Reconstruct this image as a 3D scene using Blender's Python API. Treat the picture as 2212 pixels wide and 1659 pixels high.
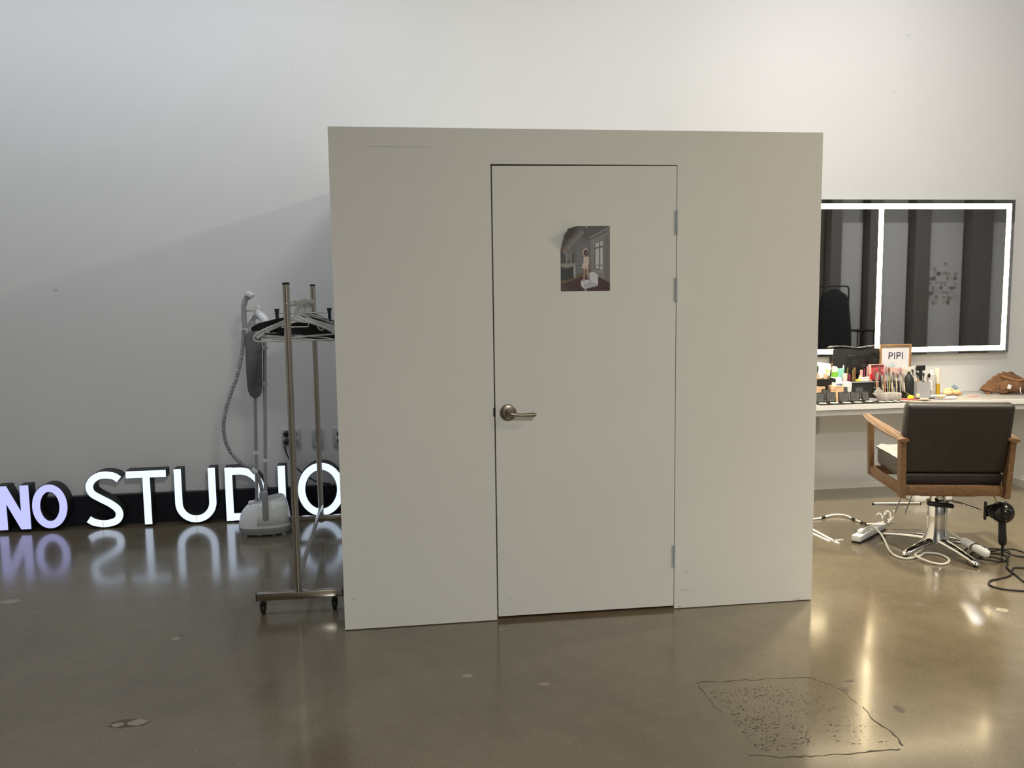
import bpy, bmesh, math, random
from mathutils import Vector, Matrix
R = math.radians
random.seed(7)
for o in list(bpy.data.objects):
    bpy.data.objects.remove(o, do_unlink=True)
scene = bpy.context.scene
col = scene.collection

# ------------------------------------------------------------------ camera
cam_d = bpy.data.cameras.new('camera')
cam = bpy.data.objects.new('camera', cam_d)
col.objects.link(cam)
scene.camera = cam
cam_d.sensor_fit = 'HORIZONTAL'
cam_d.sensor_width = 36.0
cam_d.lens = 1877.435 / 2212.0 * 36.0
cam_d.clip_start = 0.05
yaw, pitch, roll = 0.1383, 0.1093, -0.0129
fw = Vector((math.sin(yaw) * math.cos(pitch), math.cos(yaw) * math.cos(pitch), -math.sin(pitch)))
rt = Vector((math.cos(yaw), -math.sin(yaw), 0))
up = rt.cross(fw)
rt, up = rt * math.cos(roll) + up * math.sin(roll), up * math.cos(roll) - rt * math.sin(roll)
cam.matrix_world = Matrix(((rt.x, up.x, -fw.x, 0.2426), (rt.y, up.y, -fw.y, -6.1126),
                           (rt.z, up.z, -fw.z, 1.5488), (0, 0, 0, 1)))

# ------------------------------------------------------------------ world, lights, exposure
w = bpy.data.worlds.new('world')
scene.world = w
w.use_nodes = True
w.node_tree.nodes['Background'].inputs[0].default_value = (0.75, 0.85, 1.0, 1)
w.node_tree.nodes['Background'].inputs[1].default_value = 0.02
vs = scene.view_settings
vs.view_transform = 'Standard'
vs.look = 'None'
vs.gamma = 1.0
vs.use_curve_mapping = False
vs.exposure = 0.0

def lamp(name, kind, loc, power, color, size=0.1, size_y=None, rot=(0, 0, 0), cone=80):
    d = bpy.data.lights.new(name, kind)
    d.energy = power
    d.color = color
    if kind == 'AREA':
        d.shape = 'RECTANGLE' if size_y else 'SQUARE'
        d.size = size
        if size_y:
            d.size_y = size_y
    else:
        d.shadow_soft_size = size
    if kind == 'SPOT':
        d.spot_size = R(cone)
        d.spot_blend = 0.6
    o = bpy.data.objects.new(name, d)
    o.location = loc
    o.rotation_euler = rot
    col.objects.link(o)
    return o

# a bare track lamp above the make-up corner, further lights, some added as fill
lamp('track_lamp', 'POINT', (3.62, -1.85, 3.37), 84, (1.0, 0.973, 0.965), 0.035)
lamp('fill_spot_desk', 'SPOT', (3.2, -1.2, 3.4), 500, (1.0, 0.91, 0.74), 0.12, cone=85)  # added fill for desk, chair and floor, no such spot known
lamp('fill_spot_floor', 'SPOT', (4.5, -2.7, 3.5), 370, (1.0, 0.88, 0.65), 0.12, cone=95)  # added to brighten the floor at the right, source unseen
lamp('track_flood', 'AREA', (3.66, -4.3, 3.42), 28, (1.0, 0.80, 0.52), 0.15, 0.15)
lamp('cove_light_left', 'AREA', (-1.9, -1.2, 4.12), 45, (0.835, 0.90, 1.0), 3.8, 0.25)
lamp('cove_light_middle', 'AREA', (1.2, -1.2, 4.12), 18, (1.0, 0.98, 0.93), 3.0, 0.25)
lamp('ceiling_panel_studio', 'AREA', (1.6, -8.6, 4.12), 225, (1.0, 1.0, 0.97), 0.9, 0.9)
lamp('fill_area_right', 'AREA', (5.2, -5.2, 4.12), 22, (1.0, 0.94, 0.87), 0.9, 0.9)  # unseen warm fill, put in for the right floor and booth front
lamp('fill_area_far', 'AREA', (9.5, -6.5, 4.12), 106, (0.97, 0.98, 1.0), 1.2, 1.2)  # added so the far wall shows brighter in the mirror

# ------------------------------------------------------------------ materials
def lin(c):
    return tuple((x / 255.0 / 12.92) if x / 255.0 <= 0.04045 else ((x / 255.0 + 0.055) / 1.055) ** 2.4 for x in c)

MATS = {}
def mat(name, color, rough=0.5, metal=0.0, var=0.06, scale=12.0, bump=0.0, bscale=60.0, emit=None, strength=0.0,
        alpha=1.0, trans=0.0, ior=1.45, coat=0.0, stretch=None, spec=None):
    if name in MATS:
        return MATS[name]
    m = bpy.data.materials.new(name)
    m.use_nodes = True
    nt = m.node_tree
    b = nt.nodes['Principled BSDF']
    tc = nt.nodes.new('ShaderNodeTexCoord')
    mp = nt.nodes.new('ShaderNodeMapping')
    if stretch:
        mp.inputs['Scale'].default_value = stretch
    nt.links.new(tc.outputs['Object'], mp.inputs['Vector'])
    n = nt.nodes.new('ShaderNodeTexNoise')
    n.inputs['Scale'].default_value = scale
    n.inputs['Detail'].default_value = 4
    nt.links.new(mp.outputs[0], n.inputs['Vector'])
    r = nt.nodes.new('ShaderNodeValToRGB')
    r.color_ramp.elements[0].position = 0.3
    r.color_ramp.elements[1].position = 0.7
    r.color_ramp.elements[0].color = (*[max(0, c * (1 - var)) for c in color], 1)
    r.color_ramp.elements[1].color = (*[min(1, c * (1 + var)) for c in color], 1)
    nt.links.new(n.outputs['Fac'], r.inputs['Fac'])
    nt.links.new(r.outputs['Color'], b.inputs['Base Color'])
    b.inputs['Roughness'].default_value = rough
    b.inputs['Metallic'].default_value = metal
    b.inputs['IOR'].default_value = ior
    if spec is not None:
        b.inputs['Specular IOR Level'].default_value = spec
    if coat:
        b.inputs['Coat Weight'].default_value = coat
        b.inputs['Coat Roughness'].default_value = 0.1
    if trans:
        b.inputs['Transmission Weight'].default_value = trans
    if alpha < 1:
        b.inputs['Alpha'].default_value = alpha
    if bump:
        n2 = nt.nodes.new('ShaderNodeTexNoise')
        n2.inputs['Scale'].default_value = bscale
        n2.inputs['Detail'].default_value = 3
        nt.links.new(mp.outputs[0], n2.inputs['Vector'])
        bp = nt.nodes.new('ShaderNodeBump')
        bp.inputs['Strength'].default_value = bump
        bp.inputs['Distance'].default_value = 0.01
        nt.links.new(n2.outputs['Fac'], bp.inputs['Height'])
        nt.links.new(bp.outputs['Normal'], b.inputs['Normal'])
    if emit:
        b.inputs['Emission Color'].default_value = (*emit, 1)
        b.inputs['Emission Strength'].default_value = strength
    MATS[name] = m
    return m

WALL = mat('wall_paint', (0.80, 0.80, 0.785), 0.55, var=0.012, scale=1.4, bump=0.05, bscale=9)
BOOTH = mat('booth_paint', (0.83, 0.82, 0.765), 0.5, var=0.012, scale=3, bump=0.04, bscale=40)
CEIL = mat('ceiling_paint', (0.22, 0.22, 0.22), 0.8, var=0.03)
NAVY = mat('navy_baseboard', (0.012, 0.014, 0.024), 0.45, var=0.2)
GREYBASE = mat('grey_baseboard', (0.50, 0.48, 0.45), 0.6)
WOODJAMB = mat('raw_wood_edge', (0.14, 0.09, 0.045), 0.6, var=0.25, scale=30)
HINGE = mat('painted_hinge', (0.62, 0.65, 0.64), 0.4, var=0.05)
BRONZE = mat('satin_bronze', (0.30, 0.26, 0.20), 0.34, metal=0.9, var=0.05)
DARKMET = mat('dark_metal', (0.03, 0.028, 0.026), 0.4, metal=0.6)
STEEL = mat('stainless_steel', (0.50, 0.46, 0.40), 0.16, metal=1.0, var=0.03)
CHROME = mat('chrome', (0.80, 0.79, 0.77), 0.08, metal=1.0, var=0.02)
BLACKP = mat('black_plastic', (0.016, 0.016, 0.016), 0.4, var=0.1)
BLACKG = mat('glossy_black_plastic', (0.012, 0.011, 0.011), 0.18, var=0.1)
RUBBER = mat('black_rubber', (0.012, 0.012, 0.012), 0.6)
WHITEP = mat('white_plastic', (0.80, 0.80, 0.79), 0.3, var=0.02)
WHITESH = mat('white_gloss_plastic', (0.80, 0.81, 0.82), 0.2, var=0.02)
GREYP = mat('grey_plastic', (0.33, 0.34, 0.35), 0.45, var=0.04)
MIDGREY = mat('mid_grey_plastic', (0.42, 0.42, 0.42), 0.4, var=0.04)
PADG = mat('grey_pad_fabric', (0.17, 0.175, 0.175), 0.9, var=0.1, scale=80, bump=0.2, bscale=300)
POLEG = mat('grey_aluminium', (0.42, 0.43, 0.44), 0.35, metal=0.4, var=0.03)
HANGW = mat('white_hanger_plastic', (0.66, 0.66, 0.62), 0.35, var=0.04)
WOODL = mat('pale_hanger_wood', (0.55, 0.42, 0.26), 0.5, var=0.2, scale=30)
NAVYCLIP = mat('navy_clip', (0.02, 0.025, 0.06), 0.4)
LETTER = mat('letter_face_white', (0.22, 0.24, 0.26), 0.4, emit=(0.68, 0.81, 1.0), strength=1.30)
LETTERV = mat('letter_face_violet', (0.2, 0.2, 0.26), 0.4, emit=(0.50, 0.525, 1.0), strength=1.05)
CASING = mat('letter_return_black', (0.022, 0.019, 0.020), 0.5, var=0.15)
LED = mat('mirror_led', (0.9, 0.9, 0.85), 0.4, emit=(1.0, 0.80, 0.47), strength=22.0)
MIRROR = mat('mirror_glass', (0.72, 0.72, 0.71), 0.015, metal=1.0, var=0.0)
EDGEGL = mat('mirror_edge', (0.7, 0.72, 0.6), 0.2)
DESKTOP = mat('grey_desk_laminate', (0.33, 0.32, 0.31), 0.3, var=0.04)
DESKW = mat('white_desk_edge', (0.72, 0.71, 0.69), 0.35, var=0.02)
LEATHER = mat('dark_leather', (0.027, 0.021, 0.017), 0.42, var=0.15, scale=25, bump=0.15, bscale=160)
SEATL = mat('seat_leather', (0.10, 0.085, 0.075), 0.30, var=0.15, scale=18, bump=0.2, bscale=90)
CLEARSHEET = mat('clear_seat_cover', (0.75, 0.72, 0.68), 0.2, var=0.1, scale=14, alpha=0.55, bump=0.5, bscale=25)
CHWOOD = mat('chair_wood', (0.175, 0.096, 0.045), 0.42, var=0.28, scale=9, stretch=(6, 1, 6))
DARKCOL = mat('dark_column', (0.15, 0.138, 0.128), 0.6, var=0.08)
PANELW = mat('studio_panel_white', (0.58, 0.58, 0.57), 0.7, var=0.02)
LINTEL = mat('lintel_grey', (0.34, 0.335, 0.31), 0.7, var=0.03)
COAT = mat('dark_coat', (0.02, 0.02, 0.021), 0.95, var=0.2)

def floor_material():
    m = bpy.data.materials.new('polished_concrete')
    m.use_nodes = True
    nt = m.node_tree
    L = nt.links.new
    b = nt.nodes['Principled BSDF']
    tc = nt.nodes.new('ShaderNodeTexCoord')
    def noise(scale, detail=4, rough=0.55):
        n = nt.nodes.new('ShaderNodeTexNoise')
        n.inputs['Scale'].default_value = scale
        n.inputs['Detail'].default_value = detail
        n.inputs['Roughness'].default_value = rough
        L(tc.outputs['Object'], n.inputs['Vector'])
        return n
    def ramp(src, stops):
        r = nt.nodes.new('ShaderNodeValToRGB')
        e = r.color_ramp.elements
        while len(e) < len(stops):
            e.new(0.5)
        for k, (p, c) in enumerate(stops):
            e[k].position = p
            e[k].color = (*c, 1)
        L(src, r.inputs['Fac'])
        return r
    def mix(a, c, fac, mode='MIX'):
        x = nt.nodes.new('ShaderNodeMix')
        x.data_type = 'RGBA'
        x.blend_type = mode
        if isinstance(fac, float):
            x.inputs[0].default_value = fac
        else:
            L(fac, x.inputs[0])
        L(a, x.inputs[6])
        L(c, x.inputs[7])
        return x.outputs[2]
    big = ramp(noise(1.1, 5).outputs['Fac'], [(0.32, (0.145, 0.116, 0.072)), (0.70, (0.196, 0.161, 0.105))])
    mid = ramp(noise(9, 5).outputs['Fac'], [(0.3, (0.84, 0.84, 0.84)), (0.7, (1.0, 1.0, 1.0))])
    c = mix(big.outputs[0], mid.outputs[0], 1.0, 'MULTIPLY')
    grit = ramp(noise(170, 2, 0.7).outputs['Fac'], [(0.28, (0.66, 0.65, 0.63)), (0.5, (1, 1, 1)), (0.72, (1.30, 1.28, 1.24))])
    c = mix(c, grit.outputs[0], 1.0, 'MULTIPLY')
    vor = nt.nodes.new('ShaderNodeTexVoronoi')
    vor.inputs['Scale'].default_value = 38
    L(tc.outputs['Object'], vor.inputs['Vector'])
    sp = ramp(vor.outputs['Distance'], [(0.05, (1, 1, 1)), (0.085, (0, 0, 0))])
    pick = nt.nodes.new('ShaderNodeSeparateColor')
    L(vor.outputs['Color'], pick.inputs[0])
    gt = nt.nodes.new('ShaderNodeMath'); gt.operation = 'GREATER_THAN'; gt.inputs[1].default_value = 0.72
    L(pick.outputs[0], gt.inputs[0])
    mu = nt.nodes.new('ShaderNodeMath'); mu.operation = 'MULTIPLY'
    L(gt.outputs[0], mu.inputs[0]); L(sp.outputs[0], mu.inputs[1])
    tone = ramp(pick.outputs[1], [(0.45, (0.13, 0.105, 0.075)), (0.55, (0.48, 0.44, 0.36))])
    c = mix(c, tone.outputs[0], mu.outputs[0])
    L(c, b.inputs['Base Color'])
    rr = nt.nodes.new('ShaderNodeMapRange')
    rr.inputs['From Min'].default_value = 0.3
    rr.inputs['From Max'].default_value = 0.7
    rr.inputs['To Min'].default_value = 0.15
    rr.inputs['To Max'].default_value = 0.24
    L(noise(2.3, 5).outputs['Fac'], rr.inputs['Value'])
    L(rr.outputs[0], b.inputs['Roughness'])
    b.inputs['IOR'].default_value = 1.55
    b.inputs['Coat Weight'].default_value = 0.42
    b.inputs['Coat Roughness'].default_value = 0.11
    bp = nt.nodes.new('ShaderNodeBump')
    bp.inputs['Strength'].default_value = 0.06
    bp.inputs['Distance'].default_value = 0.01
    L(noise(7, 6, 0.6).outputs['Fac'], bp.inputs['Height'])
    L(bp.outputs['Normal'], b.inputs['Normal'])
    return m
FLOOR = floor_material()
def hose_material():
    m = bpy.data.materials.new('woven_hose')
    m.use_nodes = True
    nt = m.node_tree
    b = nt.nodes['Principled BSDF']
    tc = nt.nodes.new('ShaderNodeTexCoord')
    v = nt.nodes.new('ShaderNodeTexVoronoi'); v.inputs['Scale'].default_value = 150
    r = nt.nodes.new('ShaderNodeValToRGB')
    r.color_ramp.elements[0].position = 0.30; r.color_ramp.elements[0].color = (0.02, 0.022, 0.04, 1)
    r.color_ramp.elements[1].position = 0.46; r.color_ramp.elements[1].color = (0.46, 0.46, 0.47, 1)
    nt.links.new(tc.outputs['Object'], v.inputs['Vector'])
    nt.links.new(v.outputs['Distance'], r.inputs['Fac'])
    nt.links.new(r.outputs[0], b.inputs['Base Color'])
    b.inputs['Roughness'].default_value = 0.7
    return m

# ------------------------------------------------------------------ mesh helpers
def spline(pts, n=8, closed=False):
    P = [Vector(p) for p in pts]
    out = []
    m = len(P)
    rng = range(m) if closed else range(m - 1)
    for i in rng:
        if closed:
            p0, p1, p2, p3 = P[i - 1], P[i], P[(i + 1) % m], P[(i + 2) % m]
        else:
            p0, p1, p2, p3 = P[max(i - 1, 0)], P[i], P[i + 1], P[min(i + 2, m - 1)]
        for k in range(n):
            t = k / n
            out.append(0.5 * ((2 * p1) + (p2 - p0) * t + (2 * p0 - 5 * p1 + 4 * p2 - p3) * t * t + (3 * p1 - p0 - 3 * p2 + p3) * t ** 3))
    if not closed:
        out.append(P[-1].copy())
    return out

class MB:
    def __init__(s):
        s.v = []; s.f = []
    def add(s, vs_, fs_, M=None):
        k = len(s.v)
        for p in vs_:
            p = Vector(p)
            s.v.append(M @ p if M else p)
        s.f += [tuple(i + k for i in f) for f in fs_]
        return s
    def box(s, x0, x1, y0, y1, z0, z1, M=None):
        return s.add([(x0, y0, z0), (x1, y0, z0), (x1, y1, z0), (x0, y1, z0), (x0, y0, z1), (x1, y0, z1), (x1, y1, z1), (x0, y1, z1)],
                     [(0, 3, 2, 1), (4, 5, 6, 7), (0, 1, 5, 4), (1, 2, 6, 5), (2, 3, 7, 6), (3, 0, 4, 7)], M)
    def rbox(s, x0, x1, y0, y1, z0, z1, r=0.01, seg=2, M=None):
        bm = bmesh.new()
        bmesh.ops.create_cube(bm, size=1)
        for v in bm.verts:
            v.co = Vector(((x0 + x1) / 2 + v.co.x * (x1 - x0), (y0 + y1) / 2 + v.co.y * (y1 - y0), (z0 + z1) / 2 + v.co.z * (z1 - z0)))
        r = min(r, 0.49 * min(x1 - x0, y1 - y0, z1 - z0))
        bmesh.ops.bevel(bm, geom=bm.edges[:], offset=r, segments=seg, profile=0.5, affect='EDGES')
        bm.verts.ensure_lookup_table()
        s.add([v.co.copy() for v in bm.verts], [tuple(v.index for v in f.verts) for f in bm.faces], M)
        bm.free()
        return s
    def tube(s, pts, r, n=10, closed=False, cap=True, M=None):
        P = [Vector(p) for p in pts]
        m = len(P)
        rs = r if isinstance(r, (list, tuple)) else [r] * m
        T = []
        for i in range(m):
            a = P[i - 1] if (i > 0 or closed) else P[i]
            b = P[(i + 1) % m] if (i < m - 1 or closed) else P[i]
            d = (b - a)
            T.append(d.normalized() if d.length > 1e-9 else Vector((0, 0, 1)))
        ref = Vector((0, 0, 1)) if abs(T[0].z) < 0.9 else Vector((1, 0, 0))
        u = T[0].cross(ref).normalized()
        vs_, fs_ = [], []
        for i in range(m):
            u = (u - T[i] * u.dot(T[i]))
            u = u.normalized() if u.length > 1e-6 else T[i].orthogonal().normalized()
            q = T[i].cross(u)
            for k in range(n):
                a = 2 * math.pi * k / n
                vs_.append(P[i] + (u * math.cos(a) + q * math.sin(a)) * rs[i])
        for i in range(m if closed else m - 1):
            j = (i + 1) % m
            for k in range(n):
                l = (k + 1) % n
                fs_.append((i * n + k, i * n + l, j * n + l, j * n + k))
        if cap and not closed:
            fs_.append(tuple(range(n - 1, -1, -1)))
            fs_.append(tuple((m - 1) * n + k for k in range(n)))
        return s.add(vs_, fs_, M)
    def cyl(s, a, b, r0, r1=None, n=16, M=None):
        return s.tube([a, b], [r0, r0 if r1 is None else r1], n, M=M)
    def lathe(s, prof, c=(0, 0, 0), n=20, M=None, sx=1, sy=1):
        c = Vector(c)
        vs_, fs_ = [], []
        m = len(prof)
        for r, z in prof:
            for k in range(n):
                a = 2 * math.pi * k / n
                vs_.append(c + Vector((r * math.cos(a) * sx, r * math.sin(a) * sy, z)))
        for i in range(m - 1):
            for k in range(n):
                l = (k + 1) % n
                fs_.append((i * n + k, i * n + l, (i + 1) * n + l, (i + 1) * n + k))
        fs_.append(tuple(range(n - 1, -1, -1)))
        fs_.append(tuple((m - 1) * n + k for k in range(n)))
        return s.add(vs_, fs_, M)
    def ball(s, c, rx, ry=None, rz=None, n=16, m=10, M=None):
        ry = ry or rx; rz = rz or rx
        prof = [(max(1e-4, math.sin(math.pi * i / m)), -math.cos(math.pi * i / m)) for i in range(m + 1)]
        c = Vector(c)
        T = Matrix.Translation(c) @ Matrix.Diagonal((rx, ry, rz, 1))
        return s.lathe(prof, n=n, M=(M @ T) if M else T)
    def prism(s, poly, y0, y1, M=None):        # poly in x, z ; extruded along y
        n = len(poly)
        return s.add([(x, y0, z) for x, z in poly] + [(x, y1, z) for x, z in poly],
                     [tuple(range(n)), tuple(range(2 * n - 1, n - 1, -1))] + [(i, i + n, (i + 1) % n + n, (i + 1) % n) for i in range(n)], M)
    def slab(s, poly, z0, z1, M=None):         # poly in x, y ; extruded along z
        n = len(poly)
        return s.add([(x, y, z0) for x, y in poly] + [(x, y, z1) for x, y in poly],
                     [tuple(range(n - 1, -1, -1)), tuple(range(n, 2 * n))] + [(i, (i + 1) % n, (i + 1) % n + n, i + n) for i in range(n)], M)
    def ribbon(s, pts, wd, y0, y1, closed=False):   # stroke in x, z with square ends, extruded along y
        P = [Vector(p) for p in pts]
        m = len(P)
        A, B = [], []
        for i in range(m):
            a = P[i - 1] if (i > 0 or closed) else P[i]
            b = P[(i + 1) % m] if (i < m - 1 or closed) else P[i]
            d = (b - a).normalized()
            q = Vector((-d.y, d.x)) * wd / 2
            A.append(P[i] + q); B.append(P[i] - q)
        vs_ = []
        for i in range(m):
            vs_ += [(A[i].x, y0, A[i].y), (B[i].x, y0, B[i].y), (B[i].x, y1, B[i].y), (A[i].x, y1, A[i].y)]
        fs_ = []
        for i in range(m if closed else m - 1):
            j = (i + 1) % m
            for k in range(4):
                l = (k + 1) % 4
                fs_.append((i * 4 + k, j * 4 + k, j * 4 + l, i * 4 + l))
        if not closed:
            fs_.append((0, 1, 2, 3))
            e = (m - 1) * 4
            fs_.append((e + 3, e + 2, e + 1, e))
        return s.add(vs_, fs_)
    def build(s, name, m, parent=None, smooth=False, origin=None, angle=40):
        o0 = WO.get(parent.name, Vector((0, 0, 0))) if parent else Vector(origin or (0, 0, 0))
        me = bpy.data.meshes.new(name)
        me.from_pydata([tuple(p - o0) for p in s.v], [], s.f)
        me.validate()
        bm = bmesh.new(); bm.from_mesh(me)
        bmesh.ops.recalc_face_normals(bm, faces=bm.faces[:])
        bm.to_mesh(me); bm.free()
        if smooth:
            me.polygons.foreach_set('use_smooth', [True] * len(me.polygons))
            me.set_sharp_from_angle(angle=R(angle))
        me.materials.append(m)
        o = bpy.data.objects.new(name, me)
        col.objects.link(o)
        if parent:
            o.parent = parent
            WO[o.name] = WO.get(parent.name, Vector((0, 0, 0)))
        else:
            o.location = o0
            WO[o.name] = o0.copy()
        return o
WO = {}

def tag(o, label=None, cat=None, group=None, kind=None):
    if label: o['label'] = label
    if cat: o['category'] = cat
    if group: o['group'] = group
    if kind: o['kind'] = kind
    return o

def thing(name, loc, label, cat, group=None, local=False, rz=0.0):
    o = bpy.data.objects.new(name, None)
    o.empty_display_size = 0.1
    o.location = loc
    o.rotation_euler = (0, 0, rz)
    col.objects.link(o)
    WO[o.name] = Vector((0, 0, 0)) if local else Vector(loc)
    return tag(o, label, cat, group)

def copy_tree(src, loc=None, rot=None, label=None, group=None, parent=None):
    c = src.copy()
    col.objects.link(c)
    if loc is not None: c.location = loc
    if rot is not None: c.rotation_euler = rot
    if label: c['label'] = label
    if group: c['group'] = group
    if parent: c.parent = parent
    for ch in src.children:
        k = ch.copy(); col.objects.link(k); k.parent = c
        for g in ch.children:
            q = g.copy(); col.objects.link(q); q.parent = k
    return c

def struct(o, label=None):
    o['kind'] = 'structure'
    if label: o['label'] = label
    return o

def TR(x=0, y=0, z=0, rx=0, ry=0, rz=0):
    return Matrix.Translation((x, y, z)) @ Matrix.Rotation(R(rz), 4, 'Z') @ Matrix.Rotation(R(ry), 4, 'Y') @ Matrix.Rotation(R(rx), 4, 'X')

# ------------------------------------------------------------------ room shell
XR = 4.97          # inner corner of the make-up alcove
floor = struct(MB().box(-6, 13, -9.6, 0.1, -0.1, 0).build('floor', FLOOR), 'polished brown-grey concrete floor with cracks and speckles')
struct(MB().box(-6.1, 13.1, 0, 0.15, 0, 4.2).build('wall_back', WALL), 'tall white painted back wall')
struct(MB().box(-6.15, -6, -9.6, 0, 0, 4.2).build('wall_left', WALL), 'white side wall')
struct(MB().box(13, 13.15, -9.6, 0, 0, 4.2).build('wall_right', WALL), 'white end wall of the studio')
wf = struct(MB().box(-6, 13, -9.75, -9.6, 0, 4.2).build('wall_front', LINTEL), 'grey wall across the studio seen in the mirror')
struct(MB().box(-6.2, 13.2, -9.75, 0.15, 4.2, 4.3).build('ceiling', CEIL), 'plain ceiling')
struct(MB().box(-6, -0.001, -0.05, 0, 0, 0.198).build('baseboard_back', NAVY), 'dark navy skirting behind the glowing letters')
struct(MB().box(2.27, XR, -0.012, 0, 0, 0.028).build('baseboard_alcove', WALL), 'thin white skirting under the make-up desk')
# white panels and dark columns across the room (the mirror shows them)
for k, (a, b) in enumerate(((6.9, 8.30), (8.62, 9.15), (9.44, 10.07), (10.42, 11.22), (11.72, 12.4))):
    MB().box(a - wf.location.x, b, -9.6, -9.55, 0, 2.70).build('panel', PANELW, wf)
for a, b in ((8.40, 8.61), (9.17, 9.42), (10.09, 10.40), (11.25, 11.68), (6.4, 6.7)):
    MB().box(a, b, -9.6, -9.32, 0, 4.2).build('column', DARKCOL, wf)

NICK = mat('wall_nick', (0.69, 0.69, 0.675), 0.8, var=0.2)
wb = bpy.data.objects['wall_back']
for x, z, r_ in ((-1.35, 2.95, .006), (-1.88, 2.72, .010), (-.36, 3.02, .007), (-1.93, 1.58, .016), (-.90, 1.42, .005), (-1.30, 1.10, .006), (4.05, 3.35, .014), (3.95, 2.95, .012), (-.62, 2.05, .006), (-1.75, .75, .008), (3.65, .09, .008), (3.9, .06, .008)):
    MB().prism([(x + r_ * random.uniform(.6, 1.2) * math.cos(i * .9), z + r_ * .7 * random.uniform(.6, 1.2) * math.sin(i * .9)) for i in range(7)], -.0012, -.0002).build('nick', NICK, wb)

# floor wear: cracks, pits, chips
CRACK = mat('crack_dark', (0.060, 0.046, 0.030), 0.8, var=0.2, scale=60)
CHIP = mat('chip_pale', (0.31, 0.275, 0.21), 0.6, var=0.1)
CHIPD = mat('chip_rim', (0.11, 0.085, 0.055), 0.7, var=0.1)
def crack(pts, wd):
    P = []
    for i in range(len(pts) - 1):
        a, b = Vector(pts[i]), Vector(pts[i + 1])
        n = max(2, int((b - a).length / 0.02))
        for k in range(n):
            P.append(a.lerp(b, k / n) + Vector((random.uniform(-.006, .006), random.uniform(-.006, .006))))
    P.append(Vector(pts[-1]))
    m = MB()
    A = []
    for i, p in enumerate(P):
        d = (P[min(i + 1, len(P) - 1)] - P[max(i - 1, 0)]).normalized()
        ww = wd * random.uniform(0.25, 1.2)
        q = Vector((-d.y, d.x)) * ww
        A += [(p.x + q.x, p.y + q.y, 0.0006), (p.x - q.x, p.y - q.y, 0.0006)]
    m.add(A, [(2 * i, 2 * i + 1, 2 * i + 3, 2 * i + 2) for i in range(len(P) - 1)])
    return m.build('crack', CRACK, floor)
crack([(1.395, -2.976), (1.649, -2.99), (1.78, -3.0), (1.86, -3.008)], 0.0022)
crack([(1.86, -3.008), (1.90, -3.08), (1.925, -3.164), (1.924, -3.24)], 0.0016)
crack([(1.93, -3.27), (1.912, -3.361), (1.928, -3.478), (1.915, -3.54)], 0.0032)
crack([(1.899, -3.565), (1.79, -3.553), (1.70, -3.562), (1.625, -3.556), (1.50, -3.548), (1.384, -3.516)], 0.0040)
crack([(1.40, -2.98), (1.39, -3.10), (1.40, -3.22)], 0.0014)
pit = MB()
for k in range(520):
    t = random.random()
    x = 1.42 + 0.46 * min(random.random(), random.random() * 1.2)
    y = -3.05 - 0.46 * random.random()
    r_ = random.choice((0.0016, 0.0022, 0.0028, 0.0038))
    a0 = random.random() * 6
    pit.add([(x + r_ * random.uniform(.7, 1.4) * math.cos(a0 + i * 1.047), y + r_ * random.uniform(.5, 1.0) * math.sin(a0 + i * 1.047), 0.0005) for i in range(6)], [(0, 1, 2, 3, 4, 5)])
tag(pit.build('pit', CRACK, floor), kind='stuff')
def chip(x, y, rx, ry, m, z=0.0005, rz=0):
    P = [(x + rx * random.uniform(.8, 1.15) * math.cos(i * .449 + rz), y + ry * random.uniform(.8, 1.15) * math.sin(i * .449 + rz), z) for i in range(14)]
    MB().add(P, [tuple(range(14))]).build('chip', m, floor)
chip(-0.735, -2.947, 0.075, 0.034, CHIPD, 0.0004)
chip(-0.772, -2.953, 0.022, 0.016, CHIP, 0.0008)
chip(-0.707, -2.946, 0.036, 0.024, CHIP, 0.0008)
for x, y, rx, ry, m in ((0.513, -2.764, .022, .02, CHIP), (-0.752, -2.169, .02, .02, CHIP), (0.803, -2.889, .022, .016, CHIP), (3.086, -2.484, .03, .03, CHIP),
                        (-1.712, -1.527, .05, .035, CHIP), (2.05, -3.30, .018, .03, CHIPD), (1.99, -3.06, .02, .012, CHIPD), (1.93, -3.12, .016, .02, CHIPD),
                        (2.75, -2.35, .03, .03, CHIPD), (0.16, -1.9, .03, .02, CHIP), (0.72, -2.31, .03, .02, CHIP)):
    chip(x, y, rx, ry, m)

# ------------------------------------------------------------------ booth and door
W_, H_, D_ = 2.265, 2.2526, 2.2048
dx0, dx1, dz1 = 0.7029, 1.5626, 2.1
booth = MB()
booth.prism([(0, .004), (dx0, .004), (dx0, dz1), (dx1, dz1), (dx1, .004), (W_, .004), (W_, H_), (0, H_)], -D_, -D_ + 0.05)
booth.box(0, 0.05, -D_ + 0.05, 0, 0, H_)
booth.box(W_ - 0.05, W_, -D_ + 0.05, 0, 0, H_)
booth.box(0.05, W_ - 0.05, -D_ + 0.05, 0, H_ - 0.05, H_)  # unseen roof, put in to stop light leaking into the booth
booth = struct(booth.build('wall_booth', BOOTH), 'plain white plywood changing booth standing against the back wall')
jamb = MB()
jamb.box(dx0 - 0.03, dx0 + 0.02, -D_ + 0.052, -D_ + 0.12, 0, dz1 + .03)
jamb.box(dx1 - 0.02, dx1 + 0.03, -D_ + 0.052, -D_ + 0.12, 0, dz1 + .03)
jamb.box(dx0 + 0.02, dx1 - 0.02, -D_ + 0.052, -D_ + 0.12, dz1 - 0.02, dz1 + .03)
struct(jamb.build('trim_1', WOODJAMB), 'raw wood door stop behind the gap')
struct(MB().box(dx0 + 0.001, dx1 - 0.001, -D_ + 0.004, -D_ + 0.05, 0, 0.007).build('trim_2', WOODJAMB), 'brown wooden threshold under the door')
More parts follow.
